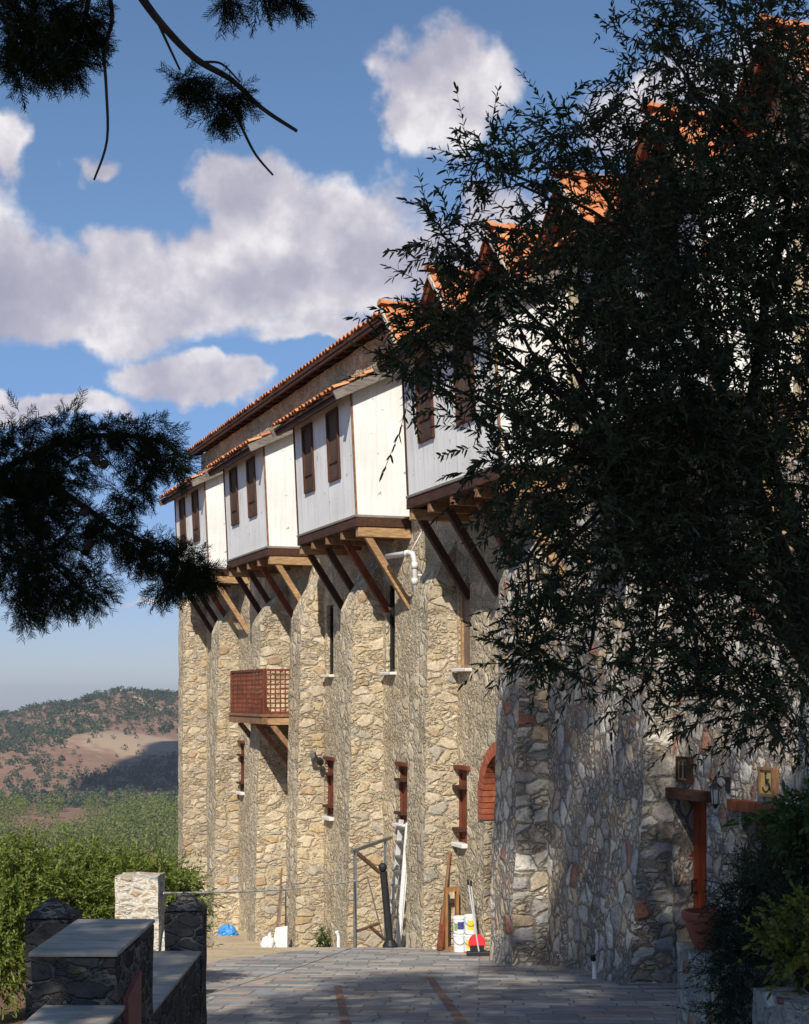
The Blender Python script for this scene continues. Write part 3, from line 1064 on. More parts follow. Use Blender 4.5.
# timber lattice balcony
mb = MB()
B0, B1, BN = 5.72, 8.5, 1.0
mb.box((B0 - .03, -.02, -.44), (B1 + .03, BN + .04, -.385), 0)
mb.box((B0 - .01, BN - .09, -.585), (B1 + .01, BN + .02, -.443), 0)
mb.box((B0, -.02, -.60), (B0 + .13, BN - .092, -.445), 1)
mb.box((B1 - .13, -.02, -.60), (B1, BN - .092, -.445), 1)
mb.box((B0 + 1.2, -.02, -.58), (B0 + 1.3, BN - .092, -.445), 0)
bal = part(mb, 'balcony', [M['wood_brace'], M['wood_tan']], bevel=.006)


def lattice(mb, p, q, z0, z1, nx, nz, up):
    p, q = Vector(p), Vector(q)
    for i in range(nx + 1):
        c = p.lerp(q, i / nx)
        big = i in (0, nx)
        mb.beam((c.x, c.y, z0 - .0), (c.x, c.y, z1), .05 if big else .024, .05 if big else .02, up=(q - p).normalized().cross(Vector((0, 0, 1))))
    for k in range(nz + 1):
        z = z0 + .03 + (z1 - z0 - .03) * k / nz
        big = k in (0, nz)
        n_ = (q - p).normalized().cross(Vector((0, 0, 1))) * (-.006 if not big else 0)
        mb.beam((p.x + n_.x, p.y + n_.y, z), (q.x + n_.x, q.y + n_.y, z), .02 if not big else .045, .03 if not big else .05)


mb = MB()
lattice(mb, (B1 - .03, BN - .03, 0), (B0 + .03, BN - .03, 0), -.384, .50, 24, 9, None)
part(mb, 'lattice', M['wood_red'], bal)
for s in (B0 + .03, B1 - .03):
    mb = MB()
    lattice(mb, (s, BN - .06, 0), (s, .02, 0), -.384, .50, 9, 9, None)
    part(mb, 'lattice', M['wood_red'], bal)
for s in (B0 + .07, B0 + 1.25, B1 - .07):
    mb = MB(); mb.beam((s, .80, -.60), (s, -.03, -1.62), .09, .10)
    part(mb, 'brace', M['wood_brace'], bal)
mb = MB(); mb.box((B0 + .5, -.02, -.38), (B0 + 1.2, .03, .46))
part(mb, 'door', M['door_red'], bal)

# narrow wall windows
for k, (a, b_, hi, lo) in enumerate(LOW_WIN):
    mb = MB(); dp = -.055
    mb.box((a, dp - .04, lo), (a + .05, dp + .03, hi)); mb.box((b_ - .05, dp - .04, lo), (b_, dp + .03, hi))
    mb.box((a + .05, dp - .04, lo), (b_ - .05, dp + .028, lo + .05)); mb.box((a + .05, dp - .04, hi - .05), (b_ - .05, dp + .028, hi))
    mb.box((a + .05, dp - .03, lo + .05), (b_ - .05, dp + .005, hi - .05))
    w = part(mb, 'window', M['wood_red'])
    mb = MB(); mb.box((a - .12, -.06, hi + .004), (b_ + .06, .055, hi + .07))
    part(mb, 'lintel', M['wood_red'], w, bevel=.006)
    for t in (.24, .82):
        h = hi - (hi - lo) * t
        mb = MB(); mb.box((a + .08, -.05, h - .024), (b_ + .01, .085, h + .024))
        part(mb, 'cross_bar', M['wood_dark'], w)
    mb = MB(); mb.box((a - .03, -.06, lo - .07), (b_ + .03, .095, lo - .004))
    part(mb, 'sill', M['sill'], w, bevel=.01)
for k, (a, b_, hi, lo) in enumerate(UP_WIN):
    mb = MB(); dp = -.07 if k == 2 else -.115
    mb.box((a, dp - .04, lo), (a + .06, dp + .045, hi)); mb.box((b_ - .06, dp - .04, lo), (b_, dp + .045, hi))
    mb.box((a + .06, dp - .04, lo), (b_ - .06, dp + .043, lo + .05)); mb.box((a + .06, dp - .04, hi - .05), (b_ - .06, dp + .043, hi))
    w = part(mb, 'window', M['wood_tan'] if k == 2 else M['iron'])
    mb = MB(); mb.box((a + .06, dp - .03, lo + .05), (b_ - .06, dp + .01, hi - .05))
    part(mb, 'shutter', M['shutter_grey'] if k == 2 else M['lead_glass'], w)
    mb = MB(); mb.box((a - .07, -.08, lo - .055), (b_ + .04, .11, lo - .004))
    part(mb, 'sill', M['sill'], w, bevel=.01)

# doorways
for k, (a, b_, hi) in enumerate(DOORS):
    g = gz((a + b_) / 2, 0)
    mb = MB()
    mb.box((a, -.30, g), (b_, -.245, hi))
    for i in range(1, 5):
        s = a + (b_ - a) * i / 5
        mb.box((s - .006, -.246, g + .05), (s + .006, -.236, hi - .03))
    d = part(mb, 'door', M['door_red'] if k == 0 else M['shutter'])
    mb = MB(); mb.box((a - .12, -.22, hi + .004), (b_ + .14, .09, hi + .125))
    part(mb, 'lintel', M['wood_red'] if k else M['wood_dark'], d, bevel=.008)
    mb = MB(); mb.tube([(b_ - .08, -.235, g + 1.0), (b_ - .08, -.18, g + 1.0), (b_ - .08, -.18, g + 1.14), (b_ - .08, -.235, g + 1.14)], .012, 8)
    part(mb, 'handle', M['iron'], d)

# brick arch
a, b_, sp = ARCH
cx, rr = (a + b_) / 2, (b_ - a) / 2
mb = MB()
nb_ = 22
for k in range(nb_):
    t0, t1 = math.pi * (k + .07) / nb_, math.pi * (k + .93) / nb_
    jr = random.uniform(-.012, .012)
    r0, r1 = rr - .03, rr + .15 + jr

    def P(r_, t, n): return (cx - r_ * math.cos(t), n, sp + r_ * math.sin(t))
    n0, n1 = -.36, .035 + random.uniform(-.006, .006)
    mb.hexa([P(r0, t0, n0), P(r0, t0, n1), P(r0, t1, n1), P(r0, t1, n0), P(r1, t0, n0), P(r1, t0, n1), P(r1, t1, n1), P(r1, t1, n0)])
for side in (0, 1):
    for k in range(4):
        h1 = sp - .004 - k * .085
        x0, x1 = (a - .15, a + .03) if side == 0 else (b_ - .03, b_ + .15)
        mb.box((x0 + random.uniform(-.01, .01), -.36, h1 - .075), (x1, .036, h1))
arch = part(mb, 'brick_arch', M['brick'])
mb = MB()
mb.box((a - .0, -.46, gz(-3.7, 0)), (b_, -.385, sp + .75))
part(mb, 'door', M['shutter'], arch)

# waste pipe
mb = MB()
mb.tube([(-.15, .46, 2.28), (-1.05, .40, 2.26), (-1.14, .38, 2.24), (-1.18, .37, 2.15), (-1.18, .34, 1.55)], .044, 12)
for h in (2.05, 1.80):
    mb.tube([(-1.18, .36, h - .05), (-1.18, .36, h + .05)], .055, 12)
mb.tube([(-.98, .40, 2.262), (-.90, .41, 2.264)], .055, 12)
mb.tube([(-1.02, .38, 2.26), (-1.02, .10, 2.75)], .012, 6)
mb.tube([(-1.18, .34, 1.9), (-1.18, .0, 1.9)], .02, 6)
part(mb, 'drainpipe', M['pvc'], smooth=True)


# ------------------------------------------------------------------ things against the wall
def fpart(mb, name, mats, parent, o, **kw):
    """part given in façade axes relative to a root at o"""
    return mb.build(name, mats, parent, **kw)


def froot(name, s, n, h, label, cat, group=None):
    p = fw(s, n, h)
    return empty(name, p, label, cat, group, rz=ANG)


# restroom signs and lantern
def sign_board(name, s, h, w, ht, board, frame, label):
    t = froot(name, s, .0, h, label, 'sign')
    mb = MB(); mb.box((-w / 2, .03, -ht / 2), (w / 2, .055, ht / 2))
    mb.build('board', board, t)
    mb = MB(); f = .028
    mb.box((-w / 2 - f, .0, -ht / 2 - f), (-w / 2, .075, ht / 2 + f)); mb.box((w / 2, .0, -ht / 2 - f), (w / 2 + f, .075, ht / 2 + f))
    mb.box((-w / 2, .0, -ht / 2 - f), (w / 2, .073, -ht / 2)); mb.box((-w / 2, .0, ht / 2), (w / 2, .073, ht / 2 + f))
    mb.build('frame', frame, t)
    return t


def disc(mb, c, r_, n, y0, y1):
    vs = [(c[0] + r_ * math.cos(2 * math.pi * k / n), y, c[1] + r_ * math.sin(2 * math.pi * k / n)) for y in (y0, y1) for k in range(n)]
    mb.add(vs, [tuple(range(n)), tuple(reversed(range(n, 2 * n)))] + [(k, (k + 1) % n, n + (k + 1) % n, n + k) for k in range(n)])


t = sign_board('restroom_sign', -8.82, -.83, .20, .23, M['bronze'], M['wood_dark'], 'small dark gold restroom sign with two standing figures above red door')
mb = MB()
for x in (.045, -.045):
    disc(mb, (x, .075), .017, 12, .055, .061)
    mb.box((x - .026, .055, -.02), (x + .026, .061, .052)); mb.box((x - .022, .055, -.095), (x - .004, .061, -.021)); mb.box((x + .004, .055, -.095), (x + .022, .061, -.021))
mb.build('pictogram', M['iron'], t)
t = sign_board('restroom_sign', -10.45, -.88, .21, .24, M['gold'], M['wood_brace'], 'bright gold wheelchair sign on sunlit wall above second doorway')
mb = MB()
disc(mb, (.015, .085), .018, 12, .055, .061)
mb.beam((.012, .058, .062), (.004, .058, -.018), .006, .022, up=(0, 1, 0))
mb.beam((.008, .058, .03), (-.045, .058, .026), .006, .014, up=(0, 1, 0))
mb.beam((.004, .058, -.018), (-.05, .058, -.022), .006, .018, up=(0, 1, 0))
mb.beam((-.05, .058, -.022), (-.068, .058, -.088), .006, .016, up=(0, 1, 0))
mb.tube([(.012 + .056 * math.cos(a), .058, -.045 + .056 * math.sin(a)) for a in [R(100 + 250 * k / 18) for k in range(19)]], .0075, 6)
mb.build('pictogram', M['iron'], t)

t = froot('wall_lantern', -9.66, 0, -1.00, 'black iron wall lantern with pale glass between the two restroom signs', 'lantern')
t.scale = (.8, .8, .8)
mb = MB()
mb.box((-.05, 0, -.02), (.05, .02, .16)); mb.tube([(0, .02, .10), (0, .10, .17), (0, .18, .16), (0, .20, .10)], .011, 8)
mb.build('bracket', M['iron'], t)
mb = MB()
mb.lathe((0, .20, 0), [(.005, .10), (.03, .085), (.085, .03), (.09, .015), (.075, .012)], 6)
mb.lathe((0, .20, -.2), [(.02, -.05), (.03, -.02), (.055, -.005), (.055, .005)], 6)
for k in range(6):
    a_ = math.pi / 3 * k
    mb.beam((.052 * math.cos(a_), .20 + .052 * math.sin(a_), -.195), (.076 * math.cos(a_), .20 + .076 * math.sin(a_), .012), .008, .008)
mb.build('cage', M['iron'], t)
mb = MB(); mb.lathe((0, .20, -.19), [(.046, 0), (.066, .195)], 6)
mb.build('glass', M['lamp_glass'], t)

# floodlight pair on the buttress
t = froot('floodlight', 4.82, .22, -1.16, 'small pair of floodlights on the stone beside a red framed window', 'floodlight')
mb = MB(); mb.box((-.05, -.04, -.03), (.0, .04, .03)); mb.tube([(-.05, 0, .0), (-.12, .05, .03)], .012, 6); mb.tube([(-.05, -.02, .0), (-.14, -.06, -.09)], .012, 6)
mb.build('bracket', M['iron'], t)
mb = MB(); mb.tube([(-.10, .06, .02), (-.23, .10, -.02)], [.05, .06], 12)
mb.build('lamp_head', M['metal_grey'], t)
mb = MB(); mb.tube([(-.12, -.08, -.10), (-.25, -.07, -.16)], [.055, .068], 12)
mb.build('lamp_head', M['black'], t)

# step ladder leaning on the wall below the second low window
s0 = -.20
zg0 = gz(s0, .36)
t = froot('ladder', s0, .36, zg0, 'white aluminium ladder leaning against stone wall under a red window', 'ladder')
top = (-.0, -.36, 2.10)
for k, x in enumerate((.26, -.19)):
    mb = MB(); mb.beam((x, 0, .02), (x * .9 + .25, -.31, 2.06), .035, .085, up=(0, 1, 0))
    mb.build('rail', M['alu'] if k == 0 else M['alu_white'], t, bevel=.004)
mb = MB()
mb.beam((-.235, .02, .0), (.05, -.26, 2.04), .02, .065, up=(0, 1, 0))
mb.build('rail', M['alu_white'], t)
for k in range(8):
    u = .12 + k * .118
    mb = MB(); c = Vector((.25 * u, -.31 * u, .02 + 2.04 * u))
    mb.box((c.x - .17, c.y - .03, c.z - .016), (c.x + .25, c.y + .075, c.z + .012))
    mb.build('rung', M['metal_grey'], t)
mb = MB(); mb.box((.15, -.05, -.004), (.25, .07, .06)); mb.build('foot', M['yellow_label'], t)

# metal gate frame
fs_, fn = -1.01, 1.30
zf = gz(fs_, fn)
t = froot('metal_frame', fs_, fn, zf, 'rusty grey metal stand with slanted top bar in front of stone wall', 'stand')
E1, E2 = .57, -.75


def ev(k, h): return (E1 * k, E2 * k, h)


for nm, p, q, w, m_ in [('post', ev(0, 0), ev(0, 1.54), .045, 'metal_grey'), ('top_bar', ev(-.1, 1.53), ev(1.1, 1.66), .05, 'metal_grey'), ('strut', ev(.05, 1.50), ev(.75, 1.12), .05, 'metal_rust'),
                        ('post', ev(.92, .0), ev(.92, 1.62), .035, 'metal_grey'), ('lower_bar', ev(.02, .26), ev(.70, .30), .04, 'metal_rust'), ('strut', ev(.42, .30), ev(.9, .02), .04, 'metal_rust'),
                        ('rod', ev(.36, 1.1), ev(.84, .08), .018, 'metal_grey')]:
    mb = MB(); mb.beam(p, q, w, w, up=(0, 1, 0) if abs(q[2] - p[2]) > .5 else (0, 0, 1)); mb.build(nm, M[m_], t)
# black padded post
p0 = fw(-1.28, .86, 0); zb = zr(p0.y)
t = empty('padded_post', (p0.x, p0.y, zb), 'black padded post with ball top leaning beside metal stand', 'post')
mb = MB(); mb.tube([(.04, 0, .10), (-.06, .0, 1.20)], .058, 14); mb.build('padding', M['black'], t, smooth=False)
mb = MB(); mb.lathe((-.07, 0, 1.22), [(.02, -.03), (.05, 0), (.07, .045), (.06, .09), (.03, .115), (.005, .12)], 14); mb.build('ball', M['black'], t, smooth=True)
mb = MB(); mb.lathe((.045, 0, 0), [(.12, 0), (.12, .05), (.08, .11), (.07, .13)], 14); mb.build('base', M['iron'], t)

# timber
for i, (s, n, L, dn, ds, w, m_, lab) in enumerate([(-2.32, .40, 1.48, -.27, .23, .035, 'wood_brace', 'long thin brown stick leaning on wall beside wooden frame'),
                                         (-2.34, .40, .86, -.22, .24, .07, 'wood_plank', 'short orange plank leaning between stick and wooden frame'),
                                         (-2.46, .45, .62, -.22, .34, .09, 'wood_red', 'darker red brown board leaning lowest of the timber')]):
    p0 = fw(s, n, 0); z = zr(p0.y)
    mb = MB()
    a_, b_ = Vector((0, 0, .02)), S_ * ds + N_ * dn + Vector((0, 0, L))
    mb.beam(a_, b_, w, .03, up=S_)
    o = mb.build('timber_plank', M[m_], bevel=.003)
    o.location = (p0.x, p0.y, z)
    tag(o, lab, 'plank', 'timber leaning on the wall')
p0 = fw(-2.30, .19, 0); z = zr(p0.y)
t = empty('wooden_frame', (p0.x, p0.y, z), 'upright open rectangular orange wooden frame beside the paint tubs', 'frame', rz=ANG + 1.45)
mb = MB(); mb.box((.065, -.05, .0), (.105, .05, .96)); mb.build('side_board', M['wood_plank'], t)
mb = MB(); mb.box((-.105, -.05, .0), (-.065, .05, .96)); mb.build('side_board', M['wood_plank'], t)
mb = MB(); mb.box((-.063, -.048, .90), (.063, .048, .955)); mb.build('end_board', M['wood_plank'], t)
mb = MB(); mb.box((-.063, -.048, .005), (.063, .048, .055)); mb.build('end_board', M['wood_plank'], t)


def tub(s, n, dz, label, lab_mat, lab2=None, red=False, rad=.095, ht=.28):
    p = fw(s, n, 0); z = zr(p.y) + dz
    t = empty('paint_tub', (p.x, p.y, z), label, 'tub', 'plastic paint tubs by the wall', rz=random.uniform(-.3, .3))
    mb = MB(); mb.lathe((0, 0, 0), [(rad * .86, 0), (rad * .9, .01), (rad, ht - .03), (rad, ht - .028)], 24); mb.build('body', M['white_plastic'], t, smooth=False)
    mb = MB(); mb.lathe((0, 0, ht - .03), [(rad * 1.06, 0), (rad * 1.06, .025), (rad * .95, .03), (rad * .95, .024)], 24); mb.build('lid', M['white_plastic'], t)
    mb = MB(); mb.tube([((rad + .006) * math.cos(R(-170 + 160 * k / 10)), (rad + .006) * math.sin(R(-170 + 160 * k / 10)), ht - .05 - .10 * math.sin(math.pi * k / 10)) for k in range(11)], .004, 5); mb.build('handle', M['metal_grey'], t)
    def band(a0, a1, z0, z1, mat, nm='label_print', r_off=.003):
        mb = MB(); vs = []; K = 10
        for zz in (z0, z1):
            for k in range(K + 1):
                a = a0 + (a1 - a0) * k / K
                rr_ = rad * (.9 + .1 * zz / ht) + r_off
                vs.append((rr_ * math.cos(a), rr_ * math.sin(a), zz))
        mb.add(vs, [(k, k + 1, K + 2 + k, K + 1 + k) for k in range(K)])
        mb.build(nm, mat, t)
    if lab_mat: band(R(-125), R(-65), .07, ht - .07, lab_mat)
    if lab2: band(R(-160), R(-126), .05, ht - .09, lab2)
    if red: band(R(-180), R(0), .004, .03, M['red_plastic'], 'base_band')
    return t


tub(-2.70, .22, 0, 'plain white paint tub standing lower left beside the wooden frame', None)
tub(-2.88, .12, 0, 'white paint tub with yellow label and red base band', M['yellow_label'], red=True, rad=.10)
tub(-2.69, .22, .286, 'white paint tub with violet and green label, stacked upper left', M['blue_label'], M['green_label'], rad=.098, ht=.25)
tub(-2.88, .12, .286, 'white paint tub with yellow label stacked upper right', M['yellow_label'])

# long handled dustpan and broom
p0 = fw(-3.40, .24, 0); z = zr(p0.y)
t = empty('dustpan', (p0.x, p0.y, z), 'round red long handled dustpan standing beside the white tubs', 'dustpan')
mb = MB()
prof = [(-.135 + .27 * k / 16) for k in range(17)]
vs = []
for y_, sc_ in ((-.05, 1.0), (.03, .92)):
    for k in range(24):
        a_ = 2 * math.pi * k / 24
        vs.append((.125 * sc_ * math.cos(a_), y_ + .03 * math.sin(a_), .19 + .13 * sc_ * math.sin(a_)))
mb.add(vs, [tuple(range(24)), tuple(reversed(range(24, 48)))] + [(k, (k + 1) % 24, 24 + (k + 1) % 24, 24 + k) for k in range(24)])
mb.build('pan', M['red_plastic'], t)
mb = MB(); mb.tube([(.0, -.03, .30), (-.075, .08, 1.0)], .011, 8); mb.tube([(-.075, .08, 1.0), (-.083, .09, 1.08)], .016, 8, 1); mb.build('handle', [M['alu'], M['black']], t)
mb = MB(); mb.box((-.10, -.075, .05), (.10, -.055, .16)); mb.build('scoop', M['black'], t)
p0 = fw(-3.52, .30, 0); z = zr(p0.y)
t = empty('broom', (p0.x, p0.y, z), 'black broom with grey handle leaning behind the red dustpan', 'broom')
mb = MB(); mb.box((-.14, -.05, .01), (.22, .06, .075)); mb.build('brush_head', M['black'], t, bevel=.012)
mb = MB(); mb.tube([(.04, 0, .07), (-.10, .22, 1.00)], .011, 8); mb.tube([(-.10, .22, 1.0), (-.112, .235, 1.08)], .016, 8, 1); mb.build('handle', [M['alu'], M['black']], t)

# blue sheet bundle, sticks, board, sack
def crumple(name, p, dims, mat, label, cat, seed, sub=14):
    mb = MB(); n_, m_ = sub, sub // 2
    vs = []
    for j in range(m_ + 1):
        th = math.pi / 2 * j / m_
        for i in range(n_):
            a = 2 * math.pi * i / n_
            q = Vector((math.cos(a) * math.cos(th), math.sin(a) * math.cos(th), math.sin(th)))
            k = 1 + .38 * mnoise.noise(q * 2.2 + Vector((seed, 0, 0))) + .2 * mnoise.noise(q * 5 + Vector((0, seed, 0)))
            vs.append((q.x * dims[0] * k, q.y * dims[1] * k, max(0, q.z * dims[2] * k)))
    fs = [(j * n_ + i, j * n_ + (i + 1) % n_, (j + 1) * n_ + (i + 1) % n_, (j + 1) * n_ + i) for j in range(m_) for i in range(n_)]
    fs.append(tuple(reversed(range(n_))))
    mb.add(vs, fs)
    o = mb.build(name, mat, fix=True)
    o.location = p
    return tag(o, label, cat)


p0 = fw(9.83, .75, 0)
crumple('plastic_bundle', (p0.x, p0.y, zr(p0.y) + .01), (.23, .18, .22), M['tarp_blue'], 'crumpled bright blue plastic bundle on dirt at wall foot', 'bundle', 3.1, 20)
p0 = fw(4.48, 1.17, 0)
crumple('white_sack', (p0.x - .05, p0.y, zr(p0.y) + .01), (.16, .16, .26), M['bag_white'], 'small white and blue sack on dirt beside leaning sticks', 'sack', 8.2, 16)
for k, (ds, dn, L, w, lab) in enumerate([(0, 0, 1.55, .03, 'tallest thin grey stick leaning on wall above white sack'), (.25, .05, 1.35, .025, 'middle thin brown stick of the leaning bunch'), (-.3, .0, 1.2, .03, 'shortest thin stick of the leaning bunch')]):
    p0 = fw(5.05 + ds * .4, .92, 0)
    mb = MB(); mb.beam((0, 0, 0), S_ * (.28 - ds * .3) + N_ * (-.20) + Vector((0, 0, L)), w, w, up=S_)
    o = mb.build('leaning_stick', M['wood_grey'] if k else M['wood_brace']); o.location = (p0.x, p0.y, zr(p0.y))
    tag(o, lab, 'stick', 'sticks leaning on the wall')
p0 = fw(4.75, .95, 0)
mb = MB(); mb.hexa([(-.13, -.02, 0), (.17, -.02, 0), (.17, .02, 0), (-.13, .02, 0), (-.06, .06, .42), (.17, .06, .45), (.17, .10, .45), (-.06, .10, .42)])
o = mb.build('grey_board', M['pvc']); o.location = (p0.x, p0.y, zr(p0.y)); tag(o, 'pale grey sheet leaning at the foot of the sticks', 'board')
for (px, py, d, hh, lab) in [(338.5, 954, 24.8, .22, 'short white standpipe at wall foot left of metal stand'), (594.5, 977, 17.6, .23, 'short white standpipe between the two grey buttresses')]:
    q = at(px, py, d); q.z = zr(d)
    t = empty('standpipe', q, lab, 'pipe', 'white standpipes')
    mb = MB(); mb.tube([(0, 0, 0), (0, 0, hh * .8), (-.01, 0, hh)], .026, 10); mb.build('pipe', M['white_plastic'], t)
    mb = MB(); mb.tube([(-.01, 0, hh), (-.03, -.02, hh + .05)], .03, 10); mb.build('cap', M['white_plastic'] if px < 400 else M['black'], t)


# ------------------------------------------------------------------ foreground parapet and pillars
def pillar(name, c, w, zt, za, mat, label, group=None, cap=True, dy=None):
    dy = dy or w
    z0 = min(zg(c[0], c[1]), zr(c[1])) - .3
    t = empty(name, (c[0], c[1], z0 + .3), label, 'pillar', group)
    mb = MB(); rough_block(mb, (-w / 2, -dy / 2, -.3), (w / 2, dy / 2, zt - z0 - .3), .08)
    mb.build('shaft', mat, t)
    if cap:
        mb = MB(); h0 = zt - z0 - .3 + .004; h1 = za - z0 - .3
        e = w / 2 + .012
        mb.add([(-e, -e, h0), (e, -e, h0), (e, e, h0), (-e, e, h0), (-.02, 0, h1), (.02, 0, h1 - .004)], [(3, 2, 1, 0), (0, 1, 5, 4), (1, 2, 5), (2, 3, 4, 5), (3, 0, 4)])
        mb.build('cap', mat, t)
    return t


def q_block(name, x0, x1, y0, y1, zt, mat, label, cat, coping=.032, over=.012):
    zb_ = zr((y0 + y1) / 2)
    t = empty(name, ((x0 + x1) / 2, (y0 + y1) / 2, zb_), label, cat)
    hx, hy = (x1 - x0) / 2, (y1 - y0) / 2
    mb = MB(); rough_block(mb, (-hx, -hy, -.5), (hx, hy, zt - zb_ - coping), .08)
    mb.build('masonry', mat, t)
    mb = MB(); mb.box((-hx - over, -hy - over, zt - zb_ - coping + .006), (hx + over, hy + over, zt - zb_))
    mb.build('coping', M['slate'], t, bevel=.008)
    return t


blk = q_block('stone_pier', -1.98, -1.53, 7.95, 9.12, -1.362, M['stone_dark'], 'dark stone pier with wide grey slab top and red plaque on its side', 'pier')
mb = MB()
mb.hexa([(.232, -.42, -.35), (.262, -.42, -.35), (.262, -.02, -.35), (.232, -.02, -.35), (.232, -.42, .66), (.262, -.42, .66), (.262, -.02, .74), (.232, -.02, .74)])
mb.build('plaque', M['plaque'], blk)
q_block('parapet_wall', -1.90, -1.49, 3.2, 7.93, -1.64, M['stone_dark'], 'low dark parapet wall running from the bottom edge to the stone pier', 'parapet')
q_block('parapet_wall', -2.0, -1.60, 9.2, 11.72, -2.0, M['stone_dark'], 'low dark parapet wall between the stone pier and a pyramid capped pillar', 'parapet')
pillar('gate_pillar', (-1.74, 11.93), .29, -1.70, -1.565, M['stone_dark'], 'dark stone pillar with pyramid cap at the end of parapet wall by the road', 'gate pillars with pyramid caps')
pillar('gate_pillar', (-2.39, 10.2), .30, -1.50, -1.375, M['stone_dark'], 'dark stone pillar with pyramid cap standing in front of green shrubs', 'gate pillars with pyramid caps')
t = pillar('stone_pillar', (-2.50, 14.2), .40, -1.70, -1.6, M['stone_pale'], 'sunlit pale stone pillar with flat top standing behind the dark pier', cap=False)
zt_ = -1.70 - t.location.z
mb = MB(); mb.prism([(-.30, -.2), (-.02, -.2), (-.02, .75), (-.08, .7), (-.16, .5), (-.24, .25)], .205, .36)
mb.build('side_step', M['stone_pale'], t)

# barrier tape from pillar to metal stand
a_ = Vector((-2.28, 14.15, -1.87)); b_ = fw(-1.01, 1.30, gz(-1.01, 1.30) + 1.06)
mb = MB(); K = 46
for k in range(K):
    def pt(u):
        p = a_.lerp(b_, u); p.z -= .05 * math.sin(math.pi * u); return p
    mb.tube([pt(k / K), pt((k + 1) / K)], .012, 6, mi=1 if k % 3 == 1 else 0)
tag(mb.build('barrier_tape', [M['white_plastic'], M['verge']]), 'thin white barrier tape strung across the foot of the stone wall', 'tape')

# ------------------------------------------------------------------ planters at the right
def arc_wall(name, pts, th, zt, mat, label):
    c = Vector(pts[0]); zb_ = zr(c.y)
    t = empty(name, (c.x, c.y, zb_), label, 'planter wall')
    mb = MB()
    P2 = []
    for i in range(len(pts) - 1):
        for k in range(6):
            P2.append(Vector(pts[i]).lerp(Vector(pts[i + 1]), k / 6))
    P2.append(Vector(pts[-1]))
    L_, R_ = [], []
    for i, p in enumerate(P2):
        d = (P2[min(i + 1, len(P2) - 1)] - P2[max(0, i - 1)]).normalized()
        nn = Vector((-d.y, d.x))
        L_.append(p + nn * th / 2); R_.append(p - nn * th / 2)
    nz = 9
    ring = L_ + list(reversed(R_))
    vs = []
    for j in range(nz + 1):
        z = -.4 + (zt - zb_ + .4) * j / nz
        vs += [(p.x - c.x, p.y - c.y, z) for p in ring]
    K = len(ring)
    fs = [(j * K + i, j * K + (i + 1) % K, (j + 1) * K + (i + 1) % K, (j + 1) * K + i) for j in range(nz) for i in range(K)]
    m_ = len(P2)
    fs += [(nz * K + i, nz * K + i + 1, nz * K + K - 2 - i, nz * K + K - 1 - i) for i in range(m_ - 1)]
    mb.add(rough(vs, .02, .01), fs)
    mb.build('masonry', mat, t)
    return t


arc_wall('planter_wall', [(2.0, 10.35), (1.98, 10.0), (2.05, 9.6), (2.25, 9.35), (2.7, 9.25)], .24, -1.69, M['stone_planter'], 'low curved grey stone planter wall under the terracotta pot')
arc_wall('planter_wall', [(1.98, 8.1), (2.05, 7.75), (2.4, 7.55), (3.0, 7.5)], .22, -1.57, M['stone_planter'], 'low stone planter wall below the yellow green shrub at the corner')
# soil in the beds
mb = MB(); mb.add([(1.95, 9.45, -1.80), (3.4, 9.3, -1.80), (3.6, 11.4, -1.80), (2.0, 10.6, -1.80), (1.95, 9.45, -2.6), (3.4, 9.3, -2.6), (3.6, 11.4, -2.6), (2.0, 10.6, -2.6)],
                  [(0, 1, 2, 3), (4, 5, 1, 0), (5, 6, 2, 1), (6, 7, 3, 2), (7, 4, 0, 3)])
tag(mb.build('planter_soil', M['dirt']), 'dark soil bed behind the curved planter wall', kind='structure')
mb = MB(); mb.add([(2.1, 7.6, -1.66), (3.4, 7.55, -1.66), (3.4, 9.2, -1.66), (2.0, 8.3, -1.66), (2.1, 7.6, -2.4), (3.4, 7.55, -2.4), (3.4, 9.2, -2.4), (2.0, 8.3, -2.4)],
                  [(0, 1, 2, 3), (4, 5, 1, 0), (5, 6, 2, 1), (6, 7, 3, 2), (7, 4, 0, 3)])
tag(mb.build('planter_soil', M['dirt']), 'dark soil bed behind the corner planter wall', kind='structure')
t = empty('terracotta_pot', (2.03, 10.05, -1.69), 'reddish terracotta pot with thick rim on the curved planter wall', 'pot')
mb = MB(); mb.lathe((0, 0, 0), [(.085, 0), (.10, .02), (.15, .16), (.158, .19), (.14, .19)], 24); mb.build('body', M['terracotta'], t, smooth=False)
mb = MB(); mb.lathe((0, 0, .185), [(.165, 0), (.175, .015), (.172, .055), (.15, .06), (.14, .02)], 24); mb.build('rim', M['terracotta'], t)


# ------------------------------------------------------------------ foliage
def unit(a):
    return a / np.maximum(1e-9, np.linalg.norm(a, axis=1, keepdims=True))


def leaf_quads(base, d, nrm, L, Wd, droop=.15, at_=.45):
    d = unit(d); side = unit(np.cross(d, nrm)); up = np.cross(side, d)
    L = np.asarray(L).reshape(-1, 1); Wd = np.asarray(Wd).reshape(-1, 1)
    a = base + d * L * at_ + side * Wd / 2 + up * L * .04
    b = base + d * L * at_ - side * Wd / 2 + up * L * .04
    tip = base + d * L - np.array([[0, 0, 1.0]]) * L * droop
    V = np.stack([base, a, tip, b], axis=1).reshape(-1, 3)
    n = len(base)
    Fq = np.arange(4 * n).reshape(n, 4)
    return V, Fq


def rnd_dirs(n):
    return unit(RNG.normal(size=(n, 3)))


